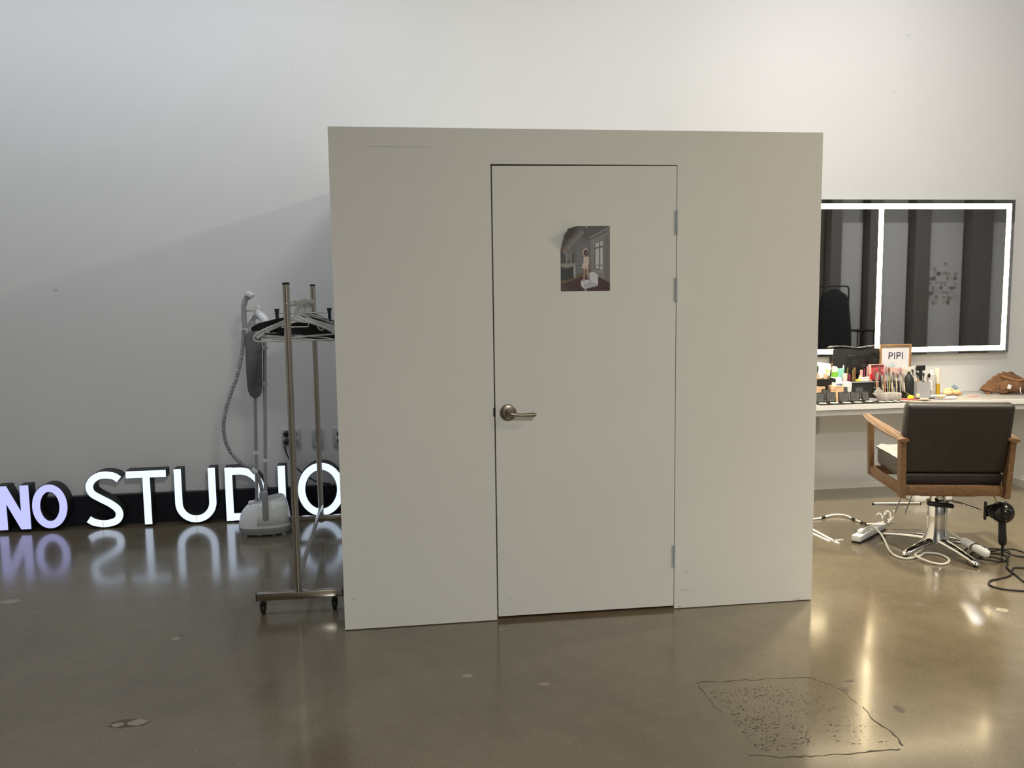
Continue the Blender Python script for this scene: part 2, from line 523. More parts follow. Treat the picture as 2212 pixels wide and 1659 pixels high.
struct(MB().box(dx0 - 0.012, dx0 + 0.17, -D_ - 0.0006, -D_, dz1 + .014, dz1 + .017).build('trim_3', WALL), 'faint white filler line above the door')
door = bpy.data.objects.new('door_1', None)
door.location = (dx0, -D_, 0)
col.objects.link(door)
WO['door_1'] = Vector(door.location)
struct(door, 'flush white door of the booth')
leaf = MB()
leaf.prism([(dx0 + .006, .021), (dx1 - .0035, .019), (dx1 - .0035, dz1 - .004), (dx0 + .006, dz1 - .009)], -D_ - 0.001, -D_ + 0.04)
leaf.build('door_panel', BOOTH, door)
hd = MB()
M = TR(0.767, -D_ - 0.001, 0.986, rx=90)
hd.lathe([(0.036, 0), (0.0375, 0.002), (0.0375, 0.008), (0.034, 0.011), (0.015, 0.0115), (0.0135, 0.013), (0.0125, 0.04), (0.012, 0.048)], n=32, M=M)
rose = hd.build('door_handle', BRONZE, door, smooth=True)
lv = MB()
lp, lr = [], []
for i in range(15):
    t = i / 14
    lp.append((0.760 + 0.129 * t, -D_ - 0.046 - 0.006 * math.sin(math.pi * t), 0.986 - 0.008 * min(1, t * 2.5)))
    lr.append(0.0115 - 0.0045 * math.sin(math.pi * min(1, t / 0.62) * 0.5) + (0.0042 * max(0, (t - .5) / .5)))
lr[0] = 0.008; lr[-1] = 0.006
lv.tube(lp, lr, 14)
lv.build('lever', BRONZE, rose, smooth=True)
st = MB().box(dx0 - 0.004, dx0 + 0.003, -D_ - 0.0025, -D_ + 0.02, 0.969, 1.008)
st.build('strike_plate', DARKMET, door)
MB().box(dx0 + 0.0005, dx0 + 0.007, -D_ + 0.002, -D_ + 0.02, 0.975, 1.0).build('latch', DARKMET, door)
for z0, z1 in ((1.788, 1.895), (1.482, 1.589), (0.214, 0.319)):
    h = MB()
    h.cyl((dx1 - .001, -D_ - .007, z0), (dx1 - .001, -D_ - .007, z0 + .036), .0062)
    h.cyl((dx1 - .001, -D_ - .007, z0 + .0375), (dx1 - .001, -D_ - .007, z0 + .077), .0062)
    h.cyl((dx1 - .001, -D_ - .007, z0 + .0785), (dx1 - .001, -D_ - .007, z1), .0062)
    h.cyl((dx1 - .001, -D_ - .007, z0 - .003), (dx1 - .001, -D_ - .007, z1 + .003), .004)
    hg = h.build('hinge', HINGE, door, smooth=True)
    MB().box(dx1 - .016, dx1 - .004, -D_ - .0022, -D_ - .001, z0, z1).build('hinge_leaf', HINGE, hg)

SCUFF = mat('grey_scuff', (0.56, 0.545, 0.50), 0.7, var=0.2)
for x, z, w2, h2 in ((0.045, 0.148, .010, .0018), (1.615, 0.095, .028, .0012), (1.59, .012, .009, .005), (0.735, 0.33, .012, .0015), (0.77, .10, .016, .002), (2.19, .012, .02, .0012), (1.62, .18, .004, .004), (0.30, 2.17, .16, .0004)):
    MB().prism([(x - w2, z), (x - w2 * .3, z + h2), (x + w2, z + h2 * .4), (x + w2 * .4, z - h2)], -D_ - .0018, -D_ - .0004).build('scuff', SCUFF, booth)
# ------------------------------------------------------------------ poster
def inside(p, poly):
    x, y = p; c = False; n = len(poly)
    for i in range(n):
        x0, y0 = poly[i]; x1, y1 = poly[i - 1]
        if (y0 > y) != (y1 > y) and x < (x1 - x0) * (y - y0) / (y1 - y0 + 1e-12) + x0:
            c = not c
    return c
def thick(a, b, wd):
    a, b = Vector(a), Vector(b)
    d = (b - a).normalized(); q = Vector((-d.y, d.x)) * wd
    return [tuple(a + q), tuple(b + q), tuple(b - q), tuple(a - q)]
def ell(cx, cy, rx, ry):
    return [(cx + rx * math.cos(i * .39), cy + ry * math.sin(i * .39)) for i in range(16)]
PRINT = [
    ([(0, 0), (1, 0), (1, 1), (0, 1)], (78, 76, 70)),
    ([(0, 1), (1, 1), (.58, .83), (.35, .86), (.12, .885), (0, .87)], (66, 63, 58)),
    ([(0, .87), (.12, .885), (.35, .86), (.58, .83), (.58, .79), (.3, .82), (0, .80)], (70, 64, 54)),
    ([(.60, .81), (1, .95), (1, .12), (.76, .22), (.60, .34)], (98, 93, 85)),
    ([(.58, .83), (1, 1), (1, .93), (.60, .80)], (84, 79, 72)),
    (thick((.6, .825), (1, .985), .006), (112, 106, 98)),
    (thick((.6, .79), (.95, .915), .005), (62, 58, 53)),
    ([(.885, .84), (1, .90), (1, .13), (.885, .17)], (88, 82, 74)),
    ([(.655, .735), (.865, .815), (.865, .29), (.675, .335)], (108, 103, 95)),
    ([(.675, .725), (.86, .795), (.86, .30), (.68, .34)], (68, 64, 59)),
    ([(.70, .725), (.775, .752), (.775, .335), (.70, .358)], (146, 143, 138)),
    ([(.80, .76), (.855, .78), (.855, .315), (.80, .325)], (146, 143, 138)),
    (thick((.69, .655), (.86, .69), .012), (74, 70, 64)),
    (thick((.69, .40), (.86, .39), .006), (84, 80, 74)),
    (thick((.67, .33), (.88, .285), .008), (125, 120, 112)),
    ([(.32, .72), (.56, .74), (.56, .30), (.32, .28)], (84, 83, 79)),
    (thick((.3, .40), (.45, .40), .004), (66, 65, 62)),
    ([(0, .60), (.10, .62), (.10, .42), (0, .42)], (52, 52, 46)),
    ([(.10, .62), (.14, .62), (.14, .42), (.10, .42)], (104, 102, 97)),
    ([(.16, .60), (.22, .62), (.22, .42), (.16, .42)], (92, 86, 78)),
    ([(.23, .56), (.27, .6), (.27, .42), (.24, .42)], (46, 46, 43)),
    ([(.13, .47), (.18, .48), (.18, .42), (.13, .42)], (58, 56, 52)),
    (ell(.06, .64, .04, .03), (96, 72, 60)),
    (thick((.06, .58), (.45, .92), .035), (92, 86, 76)),
    ([(0, .21), (.30, .22), (.46, .30), (.60, .33), (.76, .22), (1, .13), (1, 0), (0, 0)], (82, 64, 44)),
    ([(0, .11), (.35, .20), (.46, .24), (.76, .22), (1, .12), (1, 0), (.18, 0)], (52, 32, 30)),
    ([(0, .12), (.10, .08), (.2, 0), (0, 0)], (60, 50, 36)),
    ([(0, .425), (.30, .43), (.30, .395), (.24, .385), (.12, .36), (0, .385)], (112, 106, 96)),
    ([(0, .37), (.12, .35), (.25, .38), (.265, .20), (0, .165)], (38, 38, 34)),
    ([(.255, .39), (.30, .39), (.30, .205), (.262, .20)], (122, 119, 112)),
    ([(.41, .155), (.45, .19), (.52, .17), (.58, .19), (.575, .27), (.62, .305), (.69, .285), (.755, .245), (.755, .08), (.48, .03), (.405, .09)], (156, 153, 148)),
    ([(.46, .10), (.575, .15), (.755, .10), (.755, .08), (.48, .03)], (136, 133, 128)),
    (thick((.485, .35), (.465, .15), .018), (120, 96, 84)),
    (thick((.545, .34), (.55, .2), .016), (140, 114, 100)),
    (thick((.55, .19), (.6, .165), .01), (110, 84, 74)),
    ([(.465, .53), (.575, .53), (.575, .45), (.545, .335), (.42, .36), (.46, .45)], (158, 138, 120)),
    (thick((.475, .54), (.445, .605), .012), (150, 126, 110)),
    (thick((.445, .605), (.505, .655), .011), (150, 126, 110)),
    (thick((.505, .655), (.555, .61), .011), (140, 116, 100)),
    (ell(.508, .59, .045, .042), (40, 34, 31)),
    (ell(.525, .585, .016, .02), (92, 78, 70)),
]
def poster():
    x0, x1, z0, z1 = 1.0165, 1.245, 1.5335, 1.8265
    NX, NZ = 92, 118
    wd, ht = x1 - x0, z1 - z0
    white = lin((160, 156, 145))
    fa, fb = Vector((0, -0.125)), Vector((0.09, 0.0))      # fold line from the left edge to the top edge
    fd = (fb - fa).normalized()
    fn = Vector((-fd.y, fd.x))
    RC = 0.018
    verts, cols = [], []
    for j in range(NZ + 1):
        for i in range(NX + 1):
            u, v = i / NX, j / NZ
            p = Vector((u * wd, v * ht - ht))
            d = (p - fa).dot(fn)
            out = 0.0012
            if d > 0:
                am = R(56)
                ang = min(d / RC, am)
                ext = max(0.0, d - RC * am)
                p = p - fn * d + fn * (RC * math.sin(ang) + ext * math.cos(am))
                out += RC * (1 - math.cos(ang)) + ext * math.sin(am)
            verts.append((x0 + p.x, -D_ - 0.001 - out, z1 + p.y))
            cc = (78, 76, 70)
            for poly, c in PRINT:
                if inside((min(.999, max(.001, u)), min(.999, max(.001, v))), poly):
                    cc = c
            cols.append(tuple(a / b * 0.74 for a, b in zip(lin(cc), white)))
    faces = [(j * (NX + 1) + i, j * (NX + 1) + i + 1, (j + 1) * (NX + 1) + i + 1, (j + 1) * (NX + 1) + i) for j in range(NZ) for i in range(NX)]
    o0 = Vector((1.13, -D_ - 0.001, 1.5335))
    root = thing('poster', o0, 'photo print of a dancer in an old room, taped to the door, corner curling', 'poster')
    me = bpy.data.meshes.new('sheet')
    me.from_pydata([tuple(Vector(p) - o0) for p in verts], [], faces)
    at = me.color_attributes.new('print', 'FLOAT_COLOR', 'POINT')
    for k, c in enumerate(cols):
        at.data[k].color = (*c, 1)
    m = bpy.data.materials.new('printed_photo')
    m.use_nodes = True
    nt = m.node_tree
    b = nt.nodes['Principled BSDF']
    a = nt.nodes.new('ShaderNodeVertexColor'); a.layer_name = 'print'
    nz = nt.nodes.new('ShaderNodeTexNoise'); nz.inputs['Scale'].default_value = 90
    mx = nt.nodes.new('ShaderNodeMix'); mx.data_type = 'RGBA'; mx.blend_type = 'OVERLAY'; mx.inputs[0].default_value = 0.25
    nt.links.new(a.outputs[0], mx.inputs[6]); nt.links.new(nz.outputs['Fac'], mx.inputs[7])
    nt.links.new(mx.outputs[2], b.inputs['Base Color'])
    b.inputs['Roughness'].default_value = 0.38
    me.materials.append(m)
    me.polygons.foreach_set('use_smooth', [True] * len(me.polygons))
    o = bpy.data.objects.new('sheet', me)
    col.objects.link(o)
    o.parent = root
    md = o.modifiers.new('thick', 'SOLIDIFY'); md.thickness = 0.0003; md.offset = 1
    for x, z in ((1.135, 1.822), (1.130, 1.537)):
        MB().ball((x, -D_ - 0.004, z), .0035, .002, .0035, 10, 6).build('pin', WHITEP, root, smooth=True)
poster()

# ------------------------------------------------------------------ glowing letters
def arc(cx, cz, rx, rz, a0, a1, n=24):
    return [(cx + rx * math.cos(R(a0 + (a1 - a0) * i / n)), cz + rz * math.sin(R(a0 + (a1 - a0) * i / n))) for i in range(n + 1)]
def letter(ch, x0, x1, z0, z1, sw, label, face):
    root = thing('channel_letter', ((x0 + x1) / 2, -0.11, 0), label, 'sign letter', 'glowing letters of the floor sign')
    h = sw / 2
    strokes = []
    if ch == 'N':
        strokes = [([(x0 + h, z0), (x0 + h, z1)], 0), ([(x1 - h, z0), (x1 - h, z1)], 0),
                   (None, 0)]
    elif ch == 'O':
        strokes = [(arc((x0 + x1) / 2, (z0 + z1) / 2, (x1 - x0) / 2 - h, (z1 - z0) / 2 - h, 0, 360 - 7.5, 47), 1)]
    elif ch == 'I':
        strokes = [([((x0 + x1) / 2, z0), ((x0 + x1) / 2, z1)], 0)]
    elif ch == 'T':
        xm = (x0 + x1) / 2
        strokes = [([(x0, z1 - h), (x1, z1 - h)], 0), ([(xm, z0), (xm, z1 - sw + .001)], 0)]
    elif ch == 'U':
        r_ = (x1 - x0) / 2 - h
        strokes = [([(x0 + h, z1)] + arc((x0 + x1) / 2, z0 + h + r_ * 1.02, r_, r_ * 1.02, 180, 360) + [(x1 - h, z1)], 0)]
    elif ch == 'D':
        rz = (z1 - z0) / 2 - h
        xs = x0 + (x1 - x0) * 0.36
        strokes = [([(x0 + h, z0), (x0 + h, z1)], 0),
                   ([(x0 + sw - .002, z1 - h), (xs, z1 - h)] + arc(xs, (z0 + z1) / 2, x1 - h - xs, rz, 86, -86, 30) + [(xs, z0 + h), (x0 + sw - .002, z0 + h)], 0)]
    elif ch == 'S':
        ct = [(.93, .845), (.80, .905), (.60, .933), (.40, .922), (.215, .85), (.13, .735), (.19, .615), (.40, .52), (.66, .42), (.85, .31), (.885, .20), (.80, .11), (.60, .068), (.40, .066), (.20, .098), (.06, .155)]
        pts = [(x0 + (x1 - x0) * a, z0 + (z1 - z0) * b) for a, b in ct]
        strokes = [([(p.x, p.y) for p in spline(pts, 5)], 0)]
    f, c = MB(), MB()
    for pts, closed in strokes:
        if pts is None:                        # the diagonal of the N, cut flush at top and bottom
            e = sw * 1.12
            f.prism([(x0 + .002, z1), (x0 + e - .002, z1), (x1 - .002, z0), (x1 - e + .002, z0)], -0.1601, -0.155)
            c.prism([(x0 - .0015, z1 + .0015), (x0 + e + .001, z1 + .0015), (x1 + .0015, z0 - .0015), (x1 - e - .001, z0 - .0015)], -0.157, -0.056)
            continue
        f.ribbon(pts, sw - .004, -0.1605, -0.155, bool(closed))
        c.ribbon(pts, sw + .003, -0.157, -0.056, bool(closed))
    f.build('letter_face', face, root)
    c.build('letter_return', CASING, root)
    if ch in 'SU':
        xm = (x0 + x1) / 2 - (.015 if ch == 'S' else 0)
        MB().box(xm - .002, xm + .002, -.1612, -.1604, z0 + .004, z0 + sw).build('seam', mat('burnt_seam', (.45, .33, .2), .5, emit=(.8, .5, .25), strength=.7), root)
letter('N', -2.324, -2.124, 0.022, 0.313, 0.058, 'violet-white glowing letter N at the left end of the sign', LETTERV)
letter('O', -2.112, -1.892, 0.018, 0.315, 0.052, 'violet-white glowing small round letter O beside the letter S', LETTERV)
letter('S', -1.780, -1.545, 0.010, 0.386, 0.050, 'white glowing curved letter S on the floor', LETTER)
letter('T', -1.517, -1.264, 0.016, 0.381, 0.050, 'white glowing letter T between S and U on the floor', LETTER)
letter('U', -1.215, -0.946, 0.012, 0.381, 0.050, 'white glowing letter U with rounded bottom', LETTER)
letter('D', -0.888, -0.620, 0.012, 0.378, 0.052, 'white glowing letter D behind the garment steamer', LETTER)
letter('I', -0.541, -0.488, 0.012, 0.376, 0.052, 'white glowing straight letter I beside the steamer', LETTER)
letter('O', -0.412, -0.098, 0.016, 0.388, 0.052, 'large white glowing letter O behind the clothes rack', LETTER)

# ------------------------------------------------------------------ wall outlets and cable
PLATE = mat('outlet_plate', (0.55, 0.56, 0.55), 0.4, var=0.02)
t = thing('wall_outlet', (-0.461, 0, 0.54), 'double wall socket with two black plugs, behind the rack post', 'outlet', 'wall sockets left of the booth')
MB().rbox(-0.522, -0.400, -0.012, 0, 0.478, 0.602, .004).build('plate', PLATE, t, smooth=True)
for dz in (-.027, .027):
    MB().lathe([(.017, 0), (.021, .006), (.02, .03), (.012, .038)], n=18, M=TR(-0.487, -0.012, 0.545 + dz, rx=90)).build('plug', BLACKP, t, smooth=True)
for dz in (-.026, .028):
    MB().lathe([(.017, 0), (.0175, .0015), (.001, .0016)], n=18, M=TR(-0.43, -0.012, 0.54 + dz, rx=90)).build('socket', GREYP, t)
t = thing('wall_outlet', (-0.281, 0, 0.537), 'single wall plate with one dark slot, middle of the three', 'outlet', 'wall sockets left of the booth')
MB().rbox(-0.318, -0.244, -0.012, 0, 0.472, 0.602, .004).build('plate', PLATE, t, smooth=True)
MB().rbox(-0.293, -0.272, -0.016, -0.011, 0.503, 0.572, .002).build('switch', BLACKP, t)
t = thing('wall_outlet', (-0.133, 0, 0.535), 'wall plate with two dark square ports, next to the booth', 'outlet', 'wall sockets left of the booth')
MB().rbox(-0.173, -0.098, -0.012, 0, 0.468, 0.602, .004).build('plate', PLATE, t, smooth=True)
for z in (.508, .557):
    MB().box(-0.146, -0.122, -0.0135, -0.0115, z - .011, z + .011).build('port', BLACKP, t)
cb = MB()
cb.tube(spline([(-0.487, -.045, .515), (-0.497, -.05, .48), (-0.478, -.04, .41), (-0.43, -.03, .335), (-0.38, -.025, .285), (-0.31, -.025, .235), (-0.25, -.03, .215), (-.2, -.035, .21)], 6), .0045, 8)
tag(cb.build('power_cable', RUBBER, smooth=True, origin=(-.35, -.03, .2)), 'black cable hanging from the wall socket down behind the letters', 'cable')
t = thing('wall_outlet', (3.395, 0, 0.488), 'grey wall plate under the desk at the edge of the booth', 'outlet')
MB().rbox(3.345, 3.430, -0.012, 0, 0.427, 0.548, .004).build('plate', PLATE, t, smooth=True)
MB().box(3.37, 3.40, -.014, -.0115, .46, .515).build('socket', GREYP, t)

# ------------------------------------------------------------------ clothes rack
RX = -0.235
rack = thing('clothes_rack', (RX, -1.19, 0), 'stainless steel rolling clothes rack with hangers beside the booth', 'clothes rack')
for y in (-1.91, -0.47):
    p = MB(); p.cyl((RX, y, 0.10), (RX, y, 1.585), 0.0165, n=24)
    po = p.build('post', STEEL, rack, smooth=True)
    MB().lathe([(.0172, 0), (.0172, .008), (.014, .011)], (RX, y, 1.581), 24).build('end_cap', DARKMET, po, smooth=True)
    MB().ball((RX, y - .0165, 1.494), .006, .004, .006, 10, 8).build('screw', CHROME, po, smooth=True)
    b = MB(); b.rbox(RX - .197, RX + .21, y - .017, y + .017, .064, .101, .004)
    bo = b.build('base_bar', STEEL, rack, smooth=True)
    MB().box(RX - .200, RX - .1965, y - .0165, y + .0165, .065, .10).build('bar_cap', DARKMET, bo)
    MB().box(RX + .2095, RX + .213, y - .0165, y + .0165, .065, .10).build('bar_cap', DARKMET, bo)
    MB().lathe([(.018, 0), (.018, -.006), (.011, -.010)], (RX, y, .064), 16).build('bolt', CHROME, bo, smooth=True)
    for sx in (-.168, .172):
        c = MB()
        c.cyl((RX + sx, y, .064), (RX + sx, y, .050), .011)
        c.box(RX + sx - .014, RX + sx - .010, y - .02, y + .012, .018, .052)
        c.box(RX + sx + .010, RX + sx + .014, y - .02, y + .012, .018, .052)
        c.box(RX + sx - .014, RX + sx + .014, y - .02, y + .014, .048, .053)
        co = c.build('caster', BLACKP, rack)
        wl = MB(); wl.lathe([(.018, -.0095), (.023, -.008), (.023, .008), (.018, .0095)], n=20, M=TR(RX + sx, y - .004, .023, ry=90))
        wl.build('wheel', RUBBER, co, smooth=True)
MB().cyl((RX, -1.895, 1.487), (RX, -.485, 1.487), .0125, n=20).build('hanging_rail', STEEL, rack, smooth=True)
MB().cyl((RX + .004, -1.895, .165), (RX + .004, -.485, .165), .0125, n=20).build('lower_rail', STEEL, rack, smooth=True)

# hangers: built at the origin with the rail axis through (0,0,0), frame in the x-z plane
def hook(m, r=.0026, drop=.065):
    pts = [(-.018, 0, -.006), (-.017, 0, .008), (0, 0, .0165), (.016, 0, .008), (.0165, 0, -.008), (.004, 0, -.026), (0, 0, -.04), (0, 0, -drop)]
    m.tube(spline(pts, 5), r, 8)
def tube_hanger(name, label, wd, m, group, sag=.085):
    root = thing(name, (0, 0, 0), label, 'hanger', group, local=True)
    h = MB(); hook(h, .0032, .066)
    h.build('hook', m, root, smooth=True)
    f = MB()
    zt, zb = -.066, -.066 - sag - .035
    a = wd / 2
    loop = [(0, 0, zt), (-a * .35, 0, zt - sag * .33), (-a * .75, 0, zt - sag * .72), (-a + .012, 0, zt - sag), (-a, 0, zt - sag - .017), (-a + .014, 0, zb), (-a * .6, 0, zb), (0, 0, zb), (a * .6, 0, zb), (a - .014, 0, zb), (a, 0, zt - sag - .017), (a - .012, 0, zt - sag), (a * .75, 0, zt - sag * .72), (a * .35, 0, zt - sag * .33)]
    f.tube(spline(loop, 5, closed=True), .0044, 8, closed=True)
    f.build('frame', m, root, smooth=True)
    k = MB()
    for s in (-1, 1):
        k.tube(spline([(s * a * .55, 0, zt - sag * .54), (s * (a * .60), 0, zt - sag * .54 - .02), (s * (a * .68), 0, zt - sag * .60 - .018), (s * a * .70, 0, zt - sag * .67)], 4), .0034, 8)
    k.tube([(-a * .34, 0, zt - sag * .36), (-a * .33, 0, zt - sag * .6), (a * .33, 0, zt - sag * .6), (a * .34, 0, zt - sag * .36)], .003, 8)
    k.build('strap_notch', m, root, smooth=True)
    return root
def suit_hanger(name, label, wd, m, group):
    root = thing(name, (0, 0, 0), label, 'hanger', group, local=True)
    h = MB(); hook(h, .0022, .075)
    h.build('hook', CHROME, root, smooth=True)
    a = wd / 2
    s_ = MB()
    top = [(-a, -.150), (-a * .85, -.124), (-a * .4, -.088), (0, -.066), (a * .4, -.088), (a * .85, -.124), (a, -.150)]
    k_ = .05 if m.name.startswith('black') else 0.0
    bot = [(a - .006, -.166), (a * .8, -.142 - k_ * .35), (a * .4, -.112 - k_), (0, -.096 - k_ * 1.3), (-a * .4, -.112 - k_), (-a * .8, -.142 - k_ * .35), (-a + .006, -.166)]
    s_.prism(top + bot, -.011, .011)
    s_.build('shoulder', m, root)
    MB().cyl((-a * .86, 0, -.172), (a * .86, 0, -.172), .004, n=8).build('trouser_bar', m, root, smooth=True)
    return root
GH = 'hangers on the clothes rack'
hw = tube_hanger('plastic_hanger', 'front white plastic tube hanger, nearest on the rack', .405, HANGW, GH)
hw.location = (RX, -1.60, 1.487); hw.rotation_euler = (0, 0, R(3))
hangs = [('s', -1.535, 6), ('b', -1.47, 9), ('w', -1.41, 11), ('s', -1.35, 13), ('w', -1.29, 12), ('b', -1.195, 9), ('s', -1.14, 6), ('w', -1.085, 3), ('l', -1.03, 0), ('b', -.975, -3), ('w', -.92, -5), ('l', -.865, -6), ('s', -.81, -4), ('w', -.755, -2), ('b', -.70, 0)]
BLKH = mat('black_hanger_velvet', (0.014, 0.014, 0.014), 0.85, var=0.2)
protos = {}
HORD = ['second', 'third', 'fourth', 'fifth', 'sixth', 'seventh', 'eighth', 'ninth', 'tenth', 'eleventh', 'twelfth', 'thirteenth', 'fourteenth', 'fifteenth', 'last']
for k, (kd, y, a) in enumerate(hangs):
    lb = '%s hanger from the front on the rack, %s' % (HORD[k], {'w': 'white plastic tube', 'b': 'black suit hanger', 's': 'broad white shoulders', 'l': 'pale wood'}[kd])
    if kd == 'w':
        o = copy_tree(hw, label=lb)
    elif kd not in protos:
        o = suit_hanger({'b': 'suit_hanger', 's': 'suit_hanger', 'l': 'wooden_hanger'}[kd], lb, {'b': .43, 's': .42, 'l': .44}[kd], {'b': BLKH, 's': WHITEP, 'l': WOODL}[kd], GH)
        protos[kd] = o
    else:
        o = copy_tree(protos[kd], label=lb)
    o.location = (RX + random.uniform(-.004, .004), y, 1.487 + random.uniform(-.004, .004))
    o.rotation_euler = (random.uniform(-.06, .06), random.uniform(-.16, .16), R(a))
# clip hanger with a navy peg
t = thing('clip_hanger', (RX, -1.235, 1.487), 'thin wire hanger with navy clips sticking out at the rack', 'hanger', GH)
h = MB(); h.tube(spline([(RX - .018, -1.235, 1.481), (RX - .017, -1.235, 1.495), (RX, -1.235, 1.5035), (RX + .016, -1.235, 1.495), (RX + .0165, -1.235, 1.479), (RX + .004, -1.235, 1.461), (RX, -1.235, 1.43)], 5), .0022, 8)
h.cyl((RX - .15, -1.235, 1.43), (RX + .17, -1.235, 1.43), .0022, n=8)
h.build('wire', CHROME, t, smooth=True)
for x in (RX + .15, RX - .13):
    k = MB(); k.prism([(x - .013, 1.456), (x + .013, 1.456), (x + .008, 1.43), (x + .009, 1.395), (x - .007, 1.395), (x - .008, 1.43)], -1.246, -1.224)
    k.build('clip', NAVYCLIP if x > RX else BLACKP, t)

# ------------------------------------------------------------------ garment steamer
SY = -0.50
stm = thing('garment_steamer', (-0.595, -0.46, 0), 'white standing garment steamer with grey poles and pad, by the rack', 'steamer')
def superloop(cx, cy, a, b, z, n=32, e=2.6, tilt=0.0):
    P = []
    for i in range(n):
        t_ = 2 * math.pi * i / n
        c, s = math.cos(t_), math.sin(t_)
        x = a * math.copysign(abs(c) ** (2 / e), c); y = b * math.copysign(abs(s) ** (2 / e), s)
        P.append((cx + x, cy + y, z + tilt * x))
    return P
def loft(m, loops, cap=True, M=None):
    n = len(loops[0])
    vs_ = [p for l in loops for p in l]
    fs_ = []
    for i in range(len(loops) - 1):
        for k in range(n):
            l = (k + 1) % n
            fs_.append((i * n + k, i * n + l, (i + 1) * n + l, (i + 1) * n + k))
    if cap:
        fs_.append(tuple(range(n - 1, -1, -1))); fs_.append(tuple((len(loops) - 1) * n + k for k in range(n)))
    return m.add(vs_, fs_, M)
bx, by = -0.592, -0.45
loft(MB(), [superloop(bx, by, .150, .105, .012), superloop(bx, by, .162, .115, .03), superloop(bx, by, .163, .116, .05), superloop(bx, by, .163, .116, .055)]).build('base_skirt', GREYP, stm, smooth=True)
loft(MB(), [superloop(bx, by, .163, .116, .0555), superloop(bx, by, .161, .115, .085), superloop(bx + .003, by, .152, .108, .135), superloop(bx + .006, by, .139, .098, .175, tilt=.10), superloop(bx + .010, by, .122, .086, .207, tilt=.18), superloop(bx + .012, by, .112, .078, .220, tilt=.22)]).build('body', WHITESH, stm, smooth=True)
loft(MB(), [superloop(bx + .012, by, .106, .073, .221, tilt=.22), superloop(bx + .012, by, .100, .068, .226, tilt=.22), superloop(bx + .012, by, .08, .05, .219, tilt=.20)]).build('top_panel', MIDGREY, stm, smooth=True)
TANK = mat('milky_water_tank', (0.80, 0.84, 0.80), 0.25, var=0.03)
tk = MB()
for i in range(9):
    pass
tl = []
for z, a, b in ((.075, .1650, .1180), (.135, .1545, .1105), (.176, .1425, .1010), (.205, .128, .0905)):
    P = superloop(bx + (.003 if z > .1 else 0) + (.004 if z > .15 else 0), by, a, b, z + (.0 if z < .15 else .012), n=96)
    tl.append([P[i % 96] for i in range(70, 93)])
nv = len(tl[0])
tk.add([p for l in tl for p in l], [(i * nv + k, i * nv + k + 1, (i + 1) * nv + k + 1, (i + 1) * nv + k) for i in range(3) for k in range(nv - 1)])
tko = tk.build('water_tank', TANK, stm, smooth=True)
sd = tko.modifiers.new('thick', 'SOLIDIFY'); sd.thickness = .003
for a in (-.115, -.03, .06, .12):
    MB().lathe([(.016, 0), (.016, .013)], (bx + a, by - .072 + abs(a) * .1, 0), 12).build('foot', GREYP, stm)
MB().lathe([(.02, 0), (.02, .012), (.015, .016)], (bx - .075, by - .035, .204), 16).build('dial', WHITEP, stm, smooth=True)
# poles
p1 = MB(); p1.cyl((-.640, -.44, .20), (-.608, -.44, 1.40), .0105, n=16)
P1 = p1.build('pole', POLEG, stm, smooth=True)
p2 = MB(); p2.cyl((-.570, -.535, .28), (-.536, -.50, 1.33), .0115, n=16)
P2 = p2.build('pole', POLEG, stm, smooth=True)
sl = MB(); sl.rbox(-.590, -.552, -.575, -.548, .105, .30, .012, 3)
sl.build('pole_socket', GREYP, stm, smooth=True)
for po, (x, y, z) in ((P2, (-.545, -.50, 1.20)), (P2, (-.552, -.508, .975)), (P1, (-.632, -.44, .523)), (P2, (-.566, -.525, .487))):
    c = MB(); c.lathe([(.0155, -.012), (.0165, -.008), (.0165, .008), (.0155, .012)], (x, y, z), 14)
    c.rbox(x + .008, x + .026, y - .008, y + .008, z - .008, z + .005, .003)
    c.build('pole_clip', WHITEP, po, smooth=True)
# ironing pad between the poles
loft(MB(), [[(x, yy, z) for x, z in ring] for yy, ring in []] or [superloop(0, 0, .001, .001, 0)] * 2)
pd = MB()
ol = spline([(-.640, 1.300), (-.604, 1.318), (-.572, 1.300), (-.556, 1.255), (-.560, 1.10), (-.566, .95), (-.580, .90), (-.612, .886), (-.640, .905), (-.654, .96), (-.656, 1.10), (-.655, 1.26)], 5, closed=True)
def padloop(s, y):
    c = Vector((-.607, 1.10))
    return [(c.x + (p.x - c.x) * s, y, c.y + (p.y - c.y) * (1 - (1 - s) * .35)) for p in ol]
loft(pd, [padloop(.80, -.540), padloop(.93, -.535), padloop(1.0, -.522), padloop(1.0, -.508), padloop(.9, -.500)])
pd.build('ironing_pad', PADG, stm, smooth=True, angle=60)
MB().rbox(-.617, -.594, -.51, -.47, 1.29, 1.37, .006).build('pad_clip', GREYP, stm, smooth=True)
# top bracket and hanger arm
br = MB(); br.rbox(-.602, -.560, -.475, -.43, 1.378, 1.466, .010, 2)
br.build('top_bracket', WHITEP, stm, smooth=True)
ar = MB()
arp = spline([(-.585, -.47, 1.42), (-.565, -.49, 1.408), (-.540, -.51, 1.385), (-.520, -.53, 1.355), (-.512, -.545, 1.322), (-.514, -.55, 1.300)], 6)
ar.tube(arp, [.020 + .007 * math.sin(math.pi * i / (len(arp) - 1)) - .010 * (i / (len(arp) - 1)) ** 4 for i in range(len(arp))], 14)
ar.build('hanger_arm', WHITESH, stm, smooth=True)
ar2 = MB()
arp = spline([(-.59, -.43, 1.42), (-.605, -.40, 1.40), (-.635, -.37, 1.37), (-.66, -.345, 1.34), (-.67, -.335, 1.31)], 5)
ar2.tube(arp, .017, 12)
ar2.build('hanger_arm', WHITESH, stm, smooth=True)
